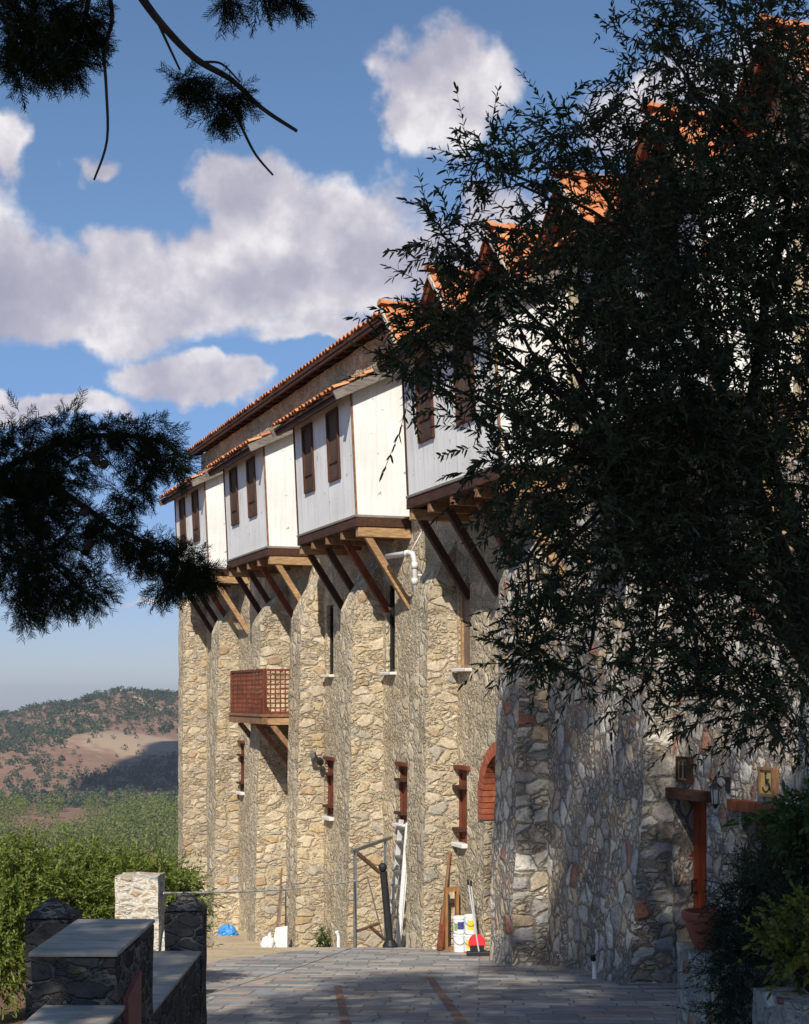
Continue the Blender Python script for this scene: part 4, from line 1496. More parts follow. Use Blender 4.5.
def lance_leaves(base, d, nrm, L, Wd, droop=.15):
    """narrow leaf folded along its midrib: two quads"""
    d = unit(d); side = unit(np.cross(d, nrm)); up = np.cross(side, d)
    L = np.asarray(L).reshape(-1, 1); Wd = np.asarray(Wd).reshape(-1, 1)
    dz = np.array([[0, 0, 1.0]])
    tip = base + d * L - dz * L * droop
    r1 = base + d * L * .28 + side * Wd * .46 + up * Wd * .18
    r2 = base + d * L * .70 + side * Wd * .42 + up * Wd * .16 - dz * L * droop * .5
    l1 = base + d * L * .28 - side * Wd * .46 + up * Wd * .18
    l2 = base + d * L * .70 - side * Wd * .42 + up * Wd * .16 - dz * L * droop * .5
    V = np.stack([base, r1, r2, tip, l2, l1], axis=1).reshape(-1, 3)
    n = len(base)
    o = (np.arange(n) * 6)[:, None]
    Fq = np.concatenate([o + np.array([[0, 1, 2, 3]]), o + np.array([[0, 3, 4, 5]])])
    return V, Fq


def twigs_to_leaves(base, dirs, tl, pairs, leaf_l, leaf_w, spread=.8, droop=.15):
    """opposite leaves along each twig"""
    n = len(base)
    dirs = unit(dirs)
    ref = rnd_dirs(n)
    s1 = unit(np.cross(dirs, ref)); s2 = np.cross(dirs, s1)
    B, D, Nn, LL, WW = [], [], [], [], []
    bend = RNG.normal(size=(n, 3)) * .25
    bend[:, 2] -= .15
    for k in range(pairs):
        u = (k + .6) / pairs
        p = base + dirs * (tl * u)[:, None] + bend * ((tl * u * u)[:, None])
        dd = unit(dirs + bend * 2 * u)
        rot = s1 if k % 2 == 0 else s2
        for sg in (1, -1):
            keep = RNG.random(n) < .9
            ld = dd * .75 + rot * sg * spread + RNG.normal(size=(n, 3)) * .22
            B.append(p[keep]); D.append(ld[keep]); Nn.append((rnd_dirs(n) * .5 + dd)[keep])
            LL.append((leaf_l * (.75 + .5 * RNG.random(n)) * (1 - .3 * u))[keep]); WW.append((leaf_w * (.8 + .4 * RNG.random(n)))[keep])
    keep = np.ones(n, bool)
    B.append(base + dirs * tl[:, None] + bend * tl[:, None]); D.append(dirs + bend * 2); Nn.append(rnd_dirs(n)); LL.append(np.full(n, leaf_l)); WW.append(np.full(n, leaf_w))
    V, Fq = lance_leaves(np.concatenate(B), np.concatenate(D), np.concatenate(Nn), np.concatenate(LL), np.concatenate(WW), droop)
    # thin stems
    st = []
    for k in range(3):
        u0, u1 = k / 3, (k + 1) / 3
        p0 = base + dirs * (tl * u0)[:, None] + bend * ((tl * u0 * u0)[:, None])
        p1 = base + dirs * (tl * u1)[:, None] + bend * ((tl * u1 * u1)[:, None])
        w = s1 * .0022
        st.append(np.stack([p0 - w, p0 + w, p1 + w * .7, p1 - w * .7], axis=1).reshape(-1, 3))
    SV = np.concatenate(st)
    SF = np.arange(len(SV)).reshape(-1, 4)
    return np.concatenate([V, SV]), np.concatenate([Fq, SF + len(V)])


def clump_twigs(clumps, density, up=.25, radial=.8, shell=.5, floor=6):
    """clumps: (centre, radius) -> twig bases and directions"""
    B, D = [], []
    for c, r_, k in clumps:
        n = max(floor, int(density * k * r_ ** 2.2))
        q = rnd_dirs(n)
        rad = r_ * RNG.random(n) ** shell
        p = np.array(c)[None] + q * rad[:, None]
        B.append(p)
        D.append(q * radial + RNG.normal(size=(n, 3)) * .55 + np.array([[0, 0, up]]))
    return np.concatenate(B), np.concatenate(D)


def limb(mb, p, q, r0, r1, wob=.12, n=6, sides=6):
    p, q = Vector(p), Vector(q)
    L = (q - p).length
    o1 = Vector(RNG.normal(size=3)) * wob * L; o1.z = abs(o1.z) * .6
    pts = []
    for i in range(n + 1):
        u = i / n
        pts.append(p.lerp(q, u) + o1 * math.sin(math.pi * u) * .6)
    mb.tube(pts, [r0 + (r1 - r0) * i / n for i in range(n + 1)], sides)
    return pts


# olive tree at the right
OLV = [(705, 330, 8.3, 165, 1.0), (775, 190, 8.4, 150, 1.0), (730, 480, 8.1, 150, 1.0), (645, 420, 7.8, 118, 1.0), (800, 620, 8.0, 125, .72), (690, 590, 7.8, 100, .85),
       (610, 560, 7.6, 85, .9), (565, 455, 7.5, 85, .9), (560, 335, 7.4, 95, .95), (505, 285, 7.3, 62, .85), (625, 225, 7.7, 105, .9), (690, 90, 7.9, 85, .85), (740, 30, 8.0, 90, .85), (655, 30, 7.9, 38, .6),
       (442, 235, 7.2, 24, .8), (455, 300, 7.2, 36, .8), (520, 185, 7.4, 42, .85), (488, 165, 7.4, 24, .8), (565, 140, 7.5, 36, .85), (600, 150, 7.6, 40, .8), (425, 335, 7.2, 24, .9), (470, 350, 7.2, 40, .9),
       (412, 372, 7.2, 22, .9), (480, 400, 7.2, 40, .9), (505, 450, 7.3, 36, .9), (520, 500, 7.3, 34, .9), (540, 560, 7.4, 36, .9), (545, 640, 7.4, 34, .9), (530, 655, 7.4, 22, .9), (590, 650, 7.5, 46, .9),
       (650, 680, 7.5, 42, .9), (700, 700, 7.5, 40, .9), (750, 690, 7.6, 60, .9), (795, 725, 7.6, 42, .9), (830, 400, 8.6, 220, .42), (850, 150, 8.6, 160, .6), (640, 500, 8.6, 130, .6), (700, 250, 8.9, 130, .6)]
clumps = [(tuple(at(px, py, d)), rp * d / F, k) for px, py, d, rp, k in OLV]
ob = Vector((2.75, 8.4, zr(8.4)))
t = empty('olive_tree', ob, 'big dark olive tree with narrow leaves covering the right side', 'tree')
mb = MB()
fork = ob + Vector((-.12, -.1, 1.9))
mb.tube([ob - ob + Vector((0, 0, -.1)), Vector((.03, 0, .5)), Vector((-.06, -.05, 1.2)), fork - ob], [.17, .135, .11, .08], 10)
mb.build('trunk', M['bark'], t, smooth=True)
mb = MB()
mains = [at(760, 420, 8.3), at(690, 300, 8.2), at(640, 480, 7.9), at(790, 200, 8.5)]
forks = []
for m_ in mains:
    limb(mb, fork - ob - Vector((0, 0, .06)), Vector(m_) - ob, .066, .02, .1, 6, 8)
    forks.append(Vector(m_))
for c, r_, k in clumps:
    c = Vector(c)
    f_ = min(forks, key=lambda q: (q - c).length)
    limb(mb, f_ - ob, c - ob, .014, .006, .14, 5, 5)
    for i in range(int(5 + r_ * 9)):
        e = c + Vector(rnd_dirs(1)[0]) * r_ * .85
        limb(mb, c - ob, e - ob, .004, .002, .12, 3, 4)
mb.build('branches', M['bark'], t)
B, D = clump_twigs(clumps, 900, up=.40, radial=.8, shell=.42, floor=30)
V, Fq = twigs_to_leaves(B, D, .13 + .12 * RNG.random(len(B)), 10, .056, .0125, .62)
V = V - np.array(ob)[None]
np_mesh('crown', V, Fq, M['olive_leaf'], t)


# cypress over the photographer's left shoulder
def spray_pattern():
    """a flat feathery spray of scale leaves: thin quads in a local frame, axis along +x"""
    Q = []

    def bar(p, q, w, nz):
        p, q = np.array(p), np.array(q)
        d = (q - p) / np.linalg.norm(q - p)
        s = np.cross(d, np.array(nz)); s = s / np.linalg.norm(s) * w
        Q.append([p - s * .7, p + s * .7, q + s * .4, q - s * .4])
    r_ = np.random.default_rng(3)
    bar((0, 0, 0), (.16, 0, -.01), .003, (0, 0, 1))
    for i in range(15):
        u = .012 + i * .0098
        sg = 1 if i % 2 else -1
        l = .06 * (1 - .55 * i / 15) * (.8 + .4 * r_.random())
        e = (u + l * .75, sg * l * .62, r_.normal() * .014)
        bar((u, 0, 0), e, .0032, (0, 0, 1) if i % 3 else (0, .8, .6))
        for k in range(4):
            v = .25 + .2 * k
            b0 = np.array((u, 0, 0)) * (1 - v) + np.array(e) * v
            s2 = 1 if k % 2 else -1
            e2 = b0 + np.array((.014 + .004 * r_.random(), s2 * .010 * (1 if sg > 0 else -1), r_.normal() * .008))
            bar(b0, e2, .0028, (0, 0, 1) if k % 2 else (0, .7, .7))
    return np.array(Q)             # (k,4,3)


PAT = spray_pattern()


def sprays(base, d, scale):
    n = len(base)
    d = unit(d); ref = rnd_dirs(n)
    y_ = unit(np.cross(d, ref)); z_ = np.cross(d, y_)
    Rm = np.stack([d, y_, z_], axis=2)                    # columns
    P_ = PAT.reshape(-1, 3)
    V = np.einsum('nij,kj->nki', Rm, P_) * scale[:, None, None] + base[:, None, :]
    V = V.reshape(-1, 3)
    return V, np.arange(len(V)).reshape(-1, 4)


CYP = [(55, 468, 5.0, 40, 1.3), (20, 450, 5.0, 40, 1.3), (5, 530, 5.0, 52, 1.3), (55, 545, 5.0, 38, 1.2), (85, 585, 5.0, 24, 1.3), (60, 590, 5.0, 20, 1.2), (30, 590, 5.0, 16, 1.1), (22, 570, 5.0, 26, 1.2), (28, 612, 5.0, 9, 1.4),
       (-40, 500, 5.0, 70, 1.0), (70, 428, 5.0, 17, 1.3), (100, 436, 5.0, 17, 1.3), (130, 438, 5.0, 19, 1.4), (155, 440, 5.0, 20, 1.4), (168, 462, 5.0, 15, 1.4), (140, 470, 5.0, 16, 1.3), (130, 495, 5.0, 15, 1.3),
       (88, 518, 5.0, 13, 1.3), (110, 528, 4.95, 14, 1.4), (135, 540, 4.95, 15, 1.4), (160, 552, 4.9, 16, 1.4), (185, 562, 4.9, 17, 1.4), (200, 574, 4.9, 13, 1.4), (165, 585, 4.9, 11, 1.2), (178, 575, 4.9, 12, 1.2),
       (140, 560, 4.95, 8, .9), (38, 500, 5.0, 30, 1.2),
       (20, 20, 4.3, 42, 1.3), (60, 30, 4.3, 32, 1.3), (15, 60, 4.3, 20, 1.2), (72, 62, 4.3, 15, 1.3), (40, 60, 4.3, 16, 1.2), (88, 35, 4.3, 12, 1.2), (80, 10, 4.3, 22, 1.2), (5, -20, 4.3, 50, 1),
       (195, 80, 4.3, 11, 1.0), (213, 95, 4.3, 11, 1.1), (235, 95, 4.3, 9, .9), (216, 118, 4.3, 7, 1.0), (182, 82, 4.3, 7, .9), (228, -2, 4.3, 10, 1.1), (265, -4, 4.3, 11, 1.1), (290, -4, 4.3, 7, .9)]
cb = Vector((-2.6, -2.2, -1.6))
t = empty('cypress_tree', cb, 'tall dark cypress whose black boughs hang into view at upper left', 'tree')
mb = MB()
mb.tube([Vector((0, 0, -.1)), Vector((.05, 0, 2)), Vector((.0, .05, 5)), Vector((.05, 0, 9)), Vector((0, 0, 14.5))], [.42, .34, .28, .2, .05], 12)
mb.build('trunk', M['bark'], t, smooth=True)
mb = MB()
# bough reaching the lower left of the view
b1 = [cb + Vector((.05, .1, 3.6)), Vector((-2.3, .8, 1.9)), Vector((-1.95, 3.2, 1.3)), at(-30, 470, 5.0), at(60, 490, 5.0)]
def smooth_path(pts, n=5):
    out = []
    P_ = [pts[0]] + list(pts) + [pts[-1]]
    for i in range(1, len(P_) - 2):
        p0, p1, p2, p3 = map(Vector, P_[i - 1:i + 3])
        for k in range(n):
            u = k / n
            out.append(.5 * ((2 * p1) + (p2 - p0) * u + (2 * p0 - 5 * p1 + 4 * p2 - p3) * u * u + (3 * p1 - p0 - 3 * p2 + p3) * u ** 3))
    out.append(Vector(pts[-1]))
    return out


def bough(pts, r0, r1, sides=7):
    p = smooth_path(pts)
    mb.tube([q - cb for q in p], [r0 + (r1 - r0) * i / (len(p) - 1) for i in range(len(p))], sides)


bough(b1, .085, .014)
bough([at(0, 470, 5.0), at(70, 440, 5.0), at(130, 436, 5.0), at(172, 448, 5.0), at(172, 472, 5.0)], .012, .004)
bough([at(60, 490, 5.0), at(110, 524, 4.95), at(170, 556, 4.9), at(212, 582, 4.9)], .012, .003)
bough([at(20, 500, 5.0), at(50, 560, 5.0), at(95, 600, 5.0)], .01, .003)
bough([at(5, 520, 5.0), at(25, 570, 5.0), at(30, 625, 5.0)], .01, .003)
bough([at(118, 436, 5.0), at(150, 470, 5.0), at(125, 500, 5.0)], .006, .002)
bough([at(62, 465, 5.0), at(95, 452, 5.0), at(125, 480, 5.0)], .004, .002)
# upper bough and its bare twigs
bough([cb + Vector((.05, .1, 5.2)), Vector((-1.9, 1.5, 3.3)), at(60, -130, 4.3), at(135, -12, 4.3)], .06, .02)
bough([at(135, -12, 4.3), at(160, 22, 4.3), at(195, 58, 4.3), at(232, 80, 4.3), at(262, 108, 4.3), at(297, 131, 4.3)], .013, .005)
bough([at(150, 5, 4.3), at(165, 38, 4.3), at(180, 70, 4.3)], .005, .003)
bough([at(205, 62, 4.3), at(222, 64, 4.3), at(240, 82, 4.3)], .004, .0025)
bough([at(232, 105, 4.3), at(243, 130, 4.3), at(256, 155, 4.3), at(273, 175, 4.3)], .005, .003)
bough([at(108, -15, 4.3), at(112, 20, 4.3), at(104, 50, 4.3), at(106, 85, 4.3), at(107, 140, 4.3), at(94, 180, 4.3)], .007, .003)
bough([at(60, -130, 4.3), at(40, -40, 4.3), at(30, 30, 4.3)], .02, .006)
bough([at(60, -130, 4.3), at(90, -30, 4.3), at(75, 60, 4.3)], .015, .004)
bough([at(135, -60, 4.3), at(230, -30, 4.3), at(275, -3, 4.3)], .01, .003)
for z in np.arange(2.5, 14, .55):
    a_ = RNG.random() * 6.28
    bl = .8 + 2.6 * (1 - z / 15)
    limb(mb, Vector((0, 0, z)), Vector((math.cos(a_) * bl, math.sin(a_) * bl, z + .5)), .06, .02, .08, 4, 5)
mb.build('boughs', M['bark'], t)
B, D, Sx = [], [], []
for px, py, d, rp, k in CYP:
    c = np.array(at(px, py, d)); r_ = rp * d / F
    n = int(30 + k * 6200 * r_ ** 1.75)
    q = rnd_dirs(n)
    p = c[None] + q * (r_ * RNG.random(n) ** .45)[:, None]
    dd = q * .55 + RNG.normal(size=(n, 3)) * .5 + np.array([[.25, 0, -.5]])
    B.append(p); D.append(dd); Sx.append(.28 + .26 * RNG.random(n))
B, D, Sx = map(np.concatenate, (B, D, Sx))
V, Fq = sprays(B, D, Sx)
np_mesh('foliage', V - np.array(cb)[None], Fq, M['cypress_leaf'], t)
for px, py in [(91, 543), (88, 546), (112, 540), (96, 461), (104, 464), (84, 512), (92, 455), (186, 566)]:
    mb = MB(); p = at(px, py, 4.93) - cb
    mb.lathe(p, [(.002, -.016), (.011, -.012), (.016, 0), (.012, .011), (.002, .015)], 8)
    mb.build('cone', M['bark'], t, smooth=True)


def big_crown(lobes, n_per, size, name, mat, parent, org):
    Bs, Ds = [], []
    for c, r_ in lobes:
        n = int(n_per * r_[0] * r_[2])
        q = rnd_dirs(n)
        p = np.array(c)[None] + q * np.array(r_)[None] * (RNG.random(n) ** .4)[:, None]
        Bs.append(p); Ds.append(q + RNG.normal(size=(n, 3)) * .8)
    Bs, Ds = np.concatenate(Bs), np.concatenate(Ds)
    n = len(Bs)
    V, Fq = leaf_quads(Bs, Ds, rnd_dirs(n), size * (.7 + .6 * RNG.random(n)), size * .42 * (.7 + .6 * RNG.random(n)), .1)
    return np_mesh(name, V - np.array(org)[None], Fq, mat, parent)


big_crown([((-3.2, -2.2, 3.8), (2.0, 2.0, 1.6)), ((-3.0, -2.2, 6.2), (2.3, 2.2, 2.0)), ((-2.9, -2.2, 9.0), (2.1, 2.0, 2.0)), ((-2.9, -2.2, 11.6), (1.5, 1.6, 1.8)),
           ((-3.6, -2.2, 13.2), (.8, .9, 1.0)), ((-4.8, -2.0, 6.4), (1.1, 1.4, 1.2)), ((-4.6, -2.2, 9.0), (.9, 1.2, 1.2))],
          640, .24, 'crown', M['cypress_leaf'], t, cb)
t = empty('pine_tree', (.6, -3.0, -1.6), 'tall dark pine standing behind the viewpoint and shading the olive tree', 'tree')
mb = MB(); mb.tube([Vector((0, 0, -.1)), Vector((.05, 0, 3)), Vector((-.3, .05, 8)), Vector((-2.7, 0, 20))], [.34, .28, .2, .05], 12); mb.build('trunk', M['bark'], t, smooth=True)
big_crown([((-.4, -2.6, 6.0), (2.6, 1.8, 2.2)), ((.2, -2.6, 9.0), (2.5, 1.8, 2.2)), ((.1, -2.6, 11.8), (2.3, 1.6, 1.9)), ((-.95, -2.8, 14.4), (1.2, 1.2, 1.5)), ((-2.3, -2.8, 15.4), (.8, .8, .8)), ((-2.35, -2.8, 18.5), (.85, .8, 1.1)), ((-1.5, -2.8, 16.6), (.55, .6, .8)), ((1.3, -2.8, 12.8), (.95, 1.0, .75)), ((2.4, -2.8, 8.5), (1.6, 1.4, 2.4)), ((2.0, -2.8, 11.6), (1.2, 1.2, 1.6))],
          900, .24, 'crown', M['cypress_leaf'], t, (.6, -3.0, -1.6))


# shrubs
def shrub(name, base, lobes, dens, mat, label, leaf=(.11, .028), tl=.30, pairs=6, up=.45, cat='shrub', group=None, spread=.7):
    base = Vector(base)
    t = empty(name, base, label, cat, group)
    cl = [(c, r_, 1.0) for c, r_ in lobes]
    B, D = clump_twigs(cl, dens, up=up, radial=.9, shell=.35)
    V, Fq = twigs_to_leaves(B, D, tl * (.7 + .6 * RNG.random(len(B))), pairs, leaf[0], leaf[1], spread, .1)
    np_mesh('foliage', V - np.array(base)[None], Fq, mat, t)
    mb = MB()
    for c, r_ in lobes:
        c = Vector(c)
        for k in range(4):
            e = c + Vector(rnd_dirs(1)[0]) * r_ * .6
            limb(mb, Vector((RNG.normal() * .15, RNG.normal() * .1, -.05)), e - base, .022, .007, .1, 4, 5)
    mb.build('stems', M['bark'], t)
    return t


def pxl(lst):
    return [(tuple(at(px, py, d)), rp * d / F) for px, py, d, rp in lst]


shrub('oleander_shrub', (-5.6, 15.8, zg(-5.6, 15.8)), pxl([(-25, 892, 15.6, 52), (15, 888, 15.5, 44), (0, 930, 15.2, 50), (45, 905, 15.8, 40), (10, 970, 15.0, 36), (-40, 950, 15.2, 60)]), 1900, M['bush_leaf'],
      'bright green bushy shrub at the far left edge beside earth path', leaf=(.068, .018), tl=.20)
shrub('oleander_shrub', (-3.6, 16.6, zg(-3.6, 16.6)), pxl([(75, 892, 16.6, 46), (110, 895, 16.6, 40), (80, 925, 16.2, 45), (140, 890, 16.8, 36), (165, 893, 16.8, 30), (182, 900, 16.6, 22), (120, 930, 16.3, 45), (170, 930, 16.6, 30), (60, 935, 16.0, 40), (85, 876, 16.9, 28), (150, 890, 16.7, 24), (186, 893, 16.6, 13), (30, 880, 16.4, 30)]), 1900,
      M['bush_leaf'], 'wide green shrub of narrow leaves behind the pale stone pillar', leaf=(.072, .017), tl=.20)
shrub('trailing_shrub', (2.35, 9.6, -1.80), pxl([(755, 905, 9.6, 34), (748, 965, 9.4, 36), (752, 1012, 9.2, 38), (770, 880, 9.8, 28), (735, 930, 9.6, 16), (775, 935, 9.5, 38)]), 6500, M['rosemary_leaf'],
      'nearly black dense shrub trailing over the planter in front of the doors', leaf=(.04, .008), tl=.16, pairs=9, up=.1)
shrub('leafy_shrub', (2.45, 8.0, -1.66), pxl([(796, 938, 7.9, 24), (778, 950, 7.9, 13), (815, 928, 8.0, 28), (797, 965, 7.8, 18), (832, 955, 8.0, 36)]), 3600, M['planter_leaf'],
      'yellow green leafy shrub growing in the corner planter', leaf=(.045, .022), tl=.16, pairs=6, up=.4)
shrub('leafy_shrub', (2.75, 9.9, -1.80), pxl([(802, 822, 9.9, 18), (795, 845, 9.8, 15), (822, 835, 9.9, 32), (806, 872, 9.8, 22)]), 2400, M['bush_leaf_dark'],
      'dark green shrub rising beside the second doorway at the right edge', leaf=(.085, .026), tl=.22, pairs=6, up=.7)
q = fw(4.4, .17, 0); q.z = zr(q.y)
shrub('wall_weed', q, [((q.x, q.y, q.z + .12), .09), ((q.x + .02, q.y, q.z + .32), .07)], 9000, M['bush_leaf_dark'], 'small dark weed growing at the foot of the wall', leaf=(.06, .015), tl=.10, pairs=4, up=.8, cat='plant')


# ------------------------------------------------------------------ far woodland
def tree_leaves(cs, hs, rs, n, size, oblong=1.0):
    """loose crowns of leaf clumps for far trees"""
    k = len(cs)
    q = rnd_dirs(k * n).reshape(k, n, 3)
    rad = RNG.random((k, n, 1)) ** .4
    p = cs[:, None, :] + q * rad * np.stack([rs, rs, hs * .5 * oblong], axis=1)[:, None, :]
    p[:, :, 2] += (hs * .55)[:, None]
    B = p.reshape(-1, 3)
    D = (q + RNG.normal(size=(k, n, 3)) * .7).reshape(-1, 3)
    sz = np.repeat(size * rs, n) * (.6 + .8 * RNG.random(k * n))
    return leaf_quads(B, D, rnd_dirs(k * n), sz, sz * .75, .1)


def scatter(n, xr, yr, test):
    out = []
    while len(out) < n:
        u = RNG.uniform(*xr); y = RNG.uniform(*yr)
        x = u / F * y
        if RNG.random() < test(x, y):
            out.append((x, y, zg(x, y) - .3))
    return np.array(out)


def wood_test(x, y):
    return .15 + .85 * sstep(-.15, .2, mnoise.noise(Vector((x * .012, y * .008, 3))))


def hill_test(x, y):
    v = mnoise.fractal(Vector((x * .012, y * .006, 9)), 1.0, 2.0, 4)
    pale = math.exp(-(((x + 238) / 60) ** 2 + ((y - 1310) / 70) ** 2))
    return max(.05, (.50 + .50 * sstep(-.02, .55, v)) * (.6 + .4 * sstep(1150, 1550, y)) - .9 * pale)


near_w = scatter(70, (-420, -190), (600, 700), wood_test)
crowns = []
for k in range(3):
    V, Fq = tree_leaves(np.array([[0, 0, 0.]]), np.array([8.0]), np.array([2.9 + .4 * k]), 320, .2)
    crowns.append((V, Fq))
protos = []
for k, (V, Fq) in enumerate(crowns):
    o = np_mesh('crown', V, Fq, M['valley_leaf'])
    protos.append(o)
    trunk = MB(); trunk.tube([Vector((0, 0, 0)), Vector((.1, 0, 3)), Vector((0, .1, 6.5))], [.25, .2, .08], 6)
    tr_me = trunk.build('trunk', M['bark'])
    root = empty('valley_pine', (0, 0, 0), 'small yellow green pine in the valley wood beyond the shrubs', 'tree', 'pines in the valley wood')
    o.parent = root; tr_me.parent = root
    protos[-1] = root
for i, p in enumerate(near_w):
    root = protos[i % 3]
    c = root if i < 3 else copy_tree(root)
    c.location = p
    s_ = .7 + .6 * RNG.random()
    c.scale = (s_, s_, s_ * (.85 + .3 * RNG.random()))
    c.rotation_euler = (0, 0, RNG.random() * 6.28)
cs = scatter(330, (-500, -150), (690, 930), wood_test)
hs = 8 + 5 * RNG.random(len(cs))
V, Fq = tree_leaves(cs, hs, hs * .42, 170, .22)
tag(np_mesh('valley_woodland', V, Fq, M['valley_leaf']), 'pale green pine wood covering the valley floor', 'woodland', kind='stuff')
cs = scatter(4600, (-520, -120), (940, 1770), hill_test)
hs = 2.4 + 3.9 * RNG.random(len(cs)) ** 1.7
V, Fq = tree_leaves(cs, hs, hs * .5, 22, .8)
tag(np_mesh('hillside_trees', V, Fq, M['hill_leaf']), 'dark trees dotted over the reddish far hill', 'woodland', kind='stuff')

# pale firebreak running down from the summit
path = [(112, 1700), (122, 1690), (133, 1665), (138, 1635), (146, 1600), (158, 1575), (168, 1560)]
pts = []
for (a, ya), (b, yb) in zip(path, path[1:]):
    for k in range(8):
        u = k / 8; y = ya + (yb - ya) * u
        pts.append(((a + (b - a) * u - 404.5) / F * y, y))
vs = []
for i, (x, y) in enumerate(pts):
    w = 7.5 - 3.5 * i / len(pts)
    for o_ in (-1, -.5, 0, .5, 1):
        vs.append((x + o_ * w, y, zg(x + o_ * w, y) + .9))
mb = MB(); mb.add(vs, [(j * 5 + i, j * 5 + i + 1, j * 5 + i + 6, j * 5 + i + 5) for j in range(len(pts) - 1) for i in range(4)])
tag(mb.build('hill_track', M['track']), 'pale bare firebreak running down the far hill', kind='structure')

# ------------------------------------------------------------------ sun, sky, haze, camera
SUNV = Vector((.348, 1.942, -1.65)).normalized()       # the way sunlight travels
# a low cumulus out of the picture whose shadow lies on the far hill
cc = Vector((-190, 1205, -48)) - SUNV * (640 / -SUNV.z)
mb = MB()
for k, (dx, dy, dz, r_) in enumerate([(0, 0, 0, 62), (-70, -25, -4, 42), (62, 18, -6, 52), (20, 45, 2, 42), (105, 30, -8, 42), (-20, -48, -6, 36)]):
    n_, m_ = 24, 12
    vs = []
    for j in range(m_ + 1):
        th = -math.pi / 2 + math.pi * j / m_
        for i in range(n_):
            a_ = 2 * math.pi * i / n_
            q = Vector((math.cos(a_) * math.cos(th), math.sin(a_) * math.cos(th), math.sin(th)))
            rr_ = r_ * (1 + .28 * mnoise.fractal(q * 1.8 + Vector((k * 7, 0, 0)), 1.0, 2.0, 4))
            vs.append(tuple(cc + Vector((dx * .55 - dy * .3, dy * 1.5 + dx * .5, dz)) + Vector((q.x * rr_ * .7, q.y * rr_ * 1.3, q.z * rr_ * .5))))
    mb.add(vs, [(j * n_ + i, j * n_ + (i + 1) % n_, (j + 1) * n_ + (i + 1) % n_, (j + 1) * n_ + i) for j in range(m_) for i in range(n_)])
tag(mb.build('cloud', flat_mat('cloud_white', (.85, .85, .86), 1, .04, .02, spec=0), smooth=True), 'white cumulus cloud shading the far hill', 'cloud', kind='stuff')

sun = bpy.data.lights.new('sun', 'SUN')
sun.energy = 5.0
sun.angle = R(.53)
sun.color = (1.0, .935, .84)
so = bpy.data.objects.new('sun', sun)
COL.objects.link(so)
so.rotation_euler = SUNV.to_track_quat('-Z', 'Y').to_euler()
so.location = (-10, -40, 40)

wd = bpy.data.worlds.new('World')
SC.world = wd
wd.use_nodes = True
nt = wd.node_tree
for n in list(nt.nodes):
    nt.nodes.remove(n)
out = nt.nodes.new('ShaderNodeOutputWorld')
bg = nt.nodes.new('ShaderNodeBackground')
nt.links.new(bg.outputs[0], out.inputs[0])
SKY = .07
bg.inputs['Strength'].default_value = SKY
sky = nd(nt, 'ShaderNodeTexSky', sky_type='NISHITA', sun_disc=False)
sky.sun_elevation = math.asin(-SUNV.z)
sky.sun_rotation = math.atan2(-SUNV.x, -SUNV.y)
sky.air_density = 1.0
sky.dust_density = .5
sky.ozone_density = 1.5
sky.altitude = 900
tc = nd(nt, 'ShaderNodeTexCoord')
sx = nd(nt, 'ShaderNodeSeparateXYZ')
nt.links.new(tc.outputs['Generated'], sx.inputs[0])
X, Y, Z = sx.outputs
az = math_n(nt, 'ARCTAN2', X, Y)
el = math_n(nt, 'ARCSINE', Z)
ae = nd(nt, 'ShaderNodeCombineXYZ')
nt.links.new(az, ae.inputs[0]); nt.links.new(el, ae.inputs[1])
_, wc = noise(nt, tc.outputs['Generated'], 13, 5, .55)
wsub = nd(nt, 'ShaderNodeVectorMath', operation='SUBTRACT')
nt.links.new(wc, wsub.inputs[0]); wsub.inputs[1].default_value = (.5, .5, .5)
wma = nd(nt, 'ShaderNodeVectorMath', operation='MULTIPLY_ADD')
nt.links.new(wsub.outputs[0], wma.inputs[0]); wma.inputs[1].default_value = (.10, .065, 0)
nt.links.new(ae.outputs[0], wma.inputs[2])
ae = wma


def ang(px, py):
    u, v = (px - 404.5) / F, (HORIZON - py) / F
    return math.atan(u), math.atan(v / math.sqrt(1 + u * u))


CL = [(262, 205, 80, 60, 1.08), (345, 240, 92, 62, 1.08), (195, 275, 90, 55, 1.08), (95, 285, 100, 52, 1.12), (5, 285, 80, 50, 1.12), (420, 262, 70, 52, 1.0), (300, 288, 140, 42, 1.08), (120, 308, 150, 24, .95),
      (500, 250, 80, 70, .95), (600, 270, 120, 90, 1.0), (430, 85, 66, 68, .98), (480, 80, 60, 40, .86), (405, 125, 44, 46, .88), (100, 168, 46, 28, .74), (0, 150, 48, 55, .76), (195, 373, 95, 26, .86),
      (250, 370, 50, 16, .7), (40, 402, 110, 22, .9), (330, 335, 130, 20, .78), (700, 130, 150, 110, .9), (-120, 240, 140, 90, 1.0), (150, 605, 60, 10, .5)]
mx = None
for (px, py, rx, ry, wgt) in CL:
    a0, e0 = ang(px, py)
    v = nd(nt, 'ShaderNodeVectorMath', operation='SUBTRACT')
    nt.links.new(ae.outputs[0], v.inputs[0]); v.inputs[1].default_value = (a0, e0, 0)
    v2 = nd(nt, 'ShaderNodeVectorMath', operation='MULTIPLY')
    nt.links.new(v.outputs[0], v2.inputs[0]); v2.inputs[1].default_value = (F / rx, F / ry, 0)
    ln = nd(nt, 'ShaderNodeVectorMath', operation='LENGTH')
    nt.links.new(v2.outputs[0], ln.inputs[0])
    g = math_n(nt, 'SUBTRACT', wgt, ln.outputs['Value'])
    if mx is None:
        mx = g
    else:
        mx = math_n(nt, 'SMOOTH_MAX', mx, g, .25)


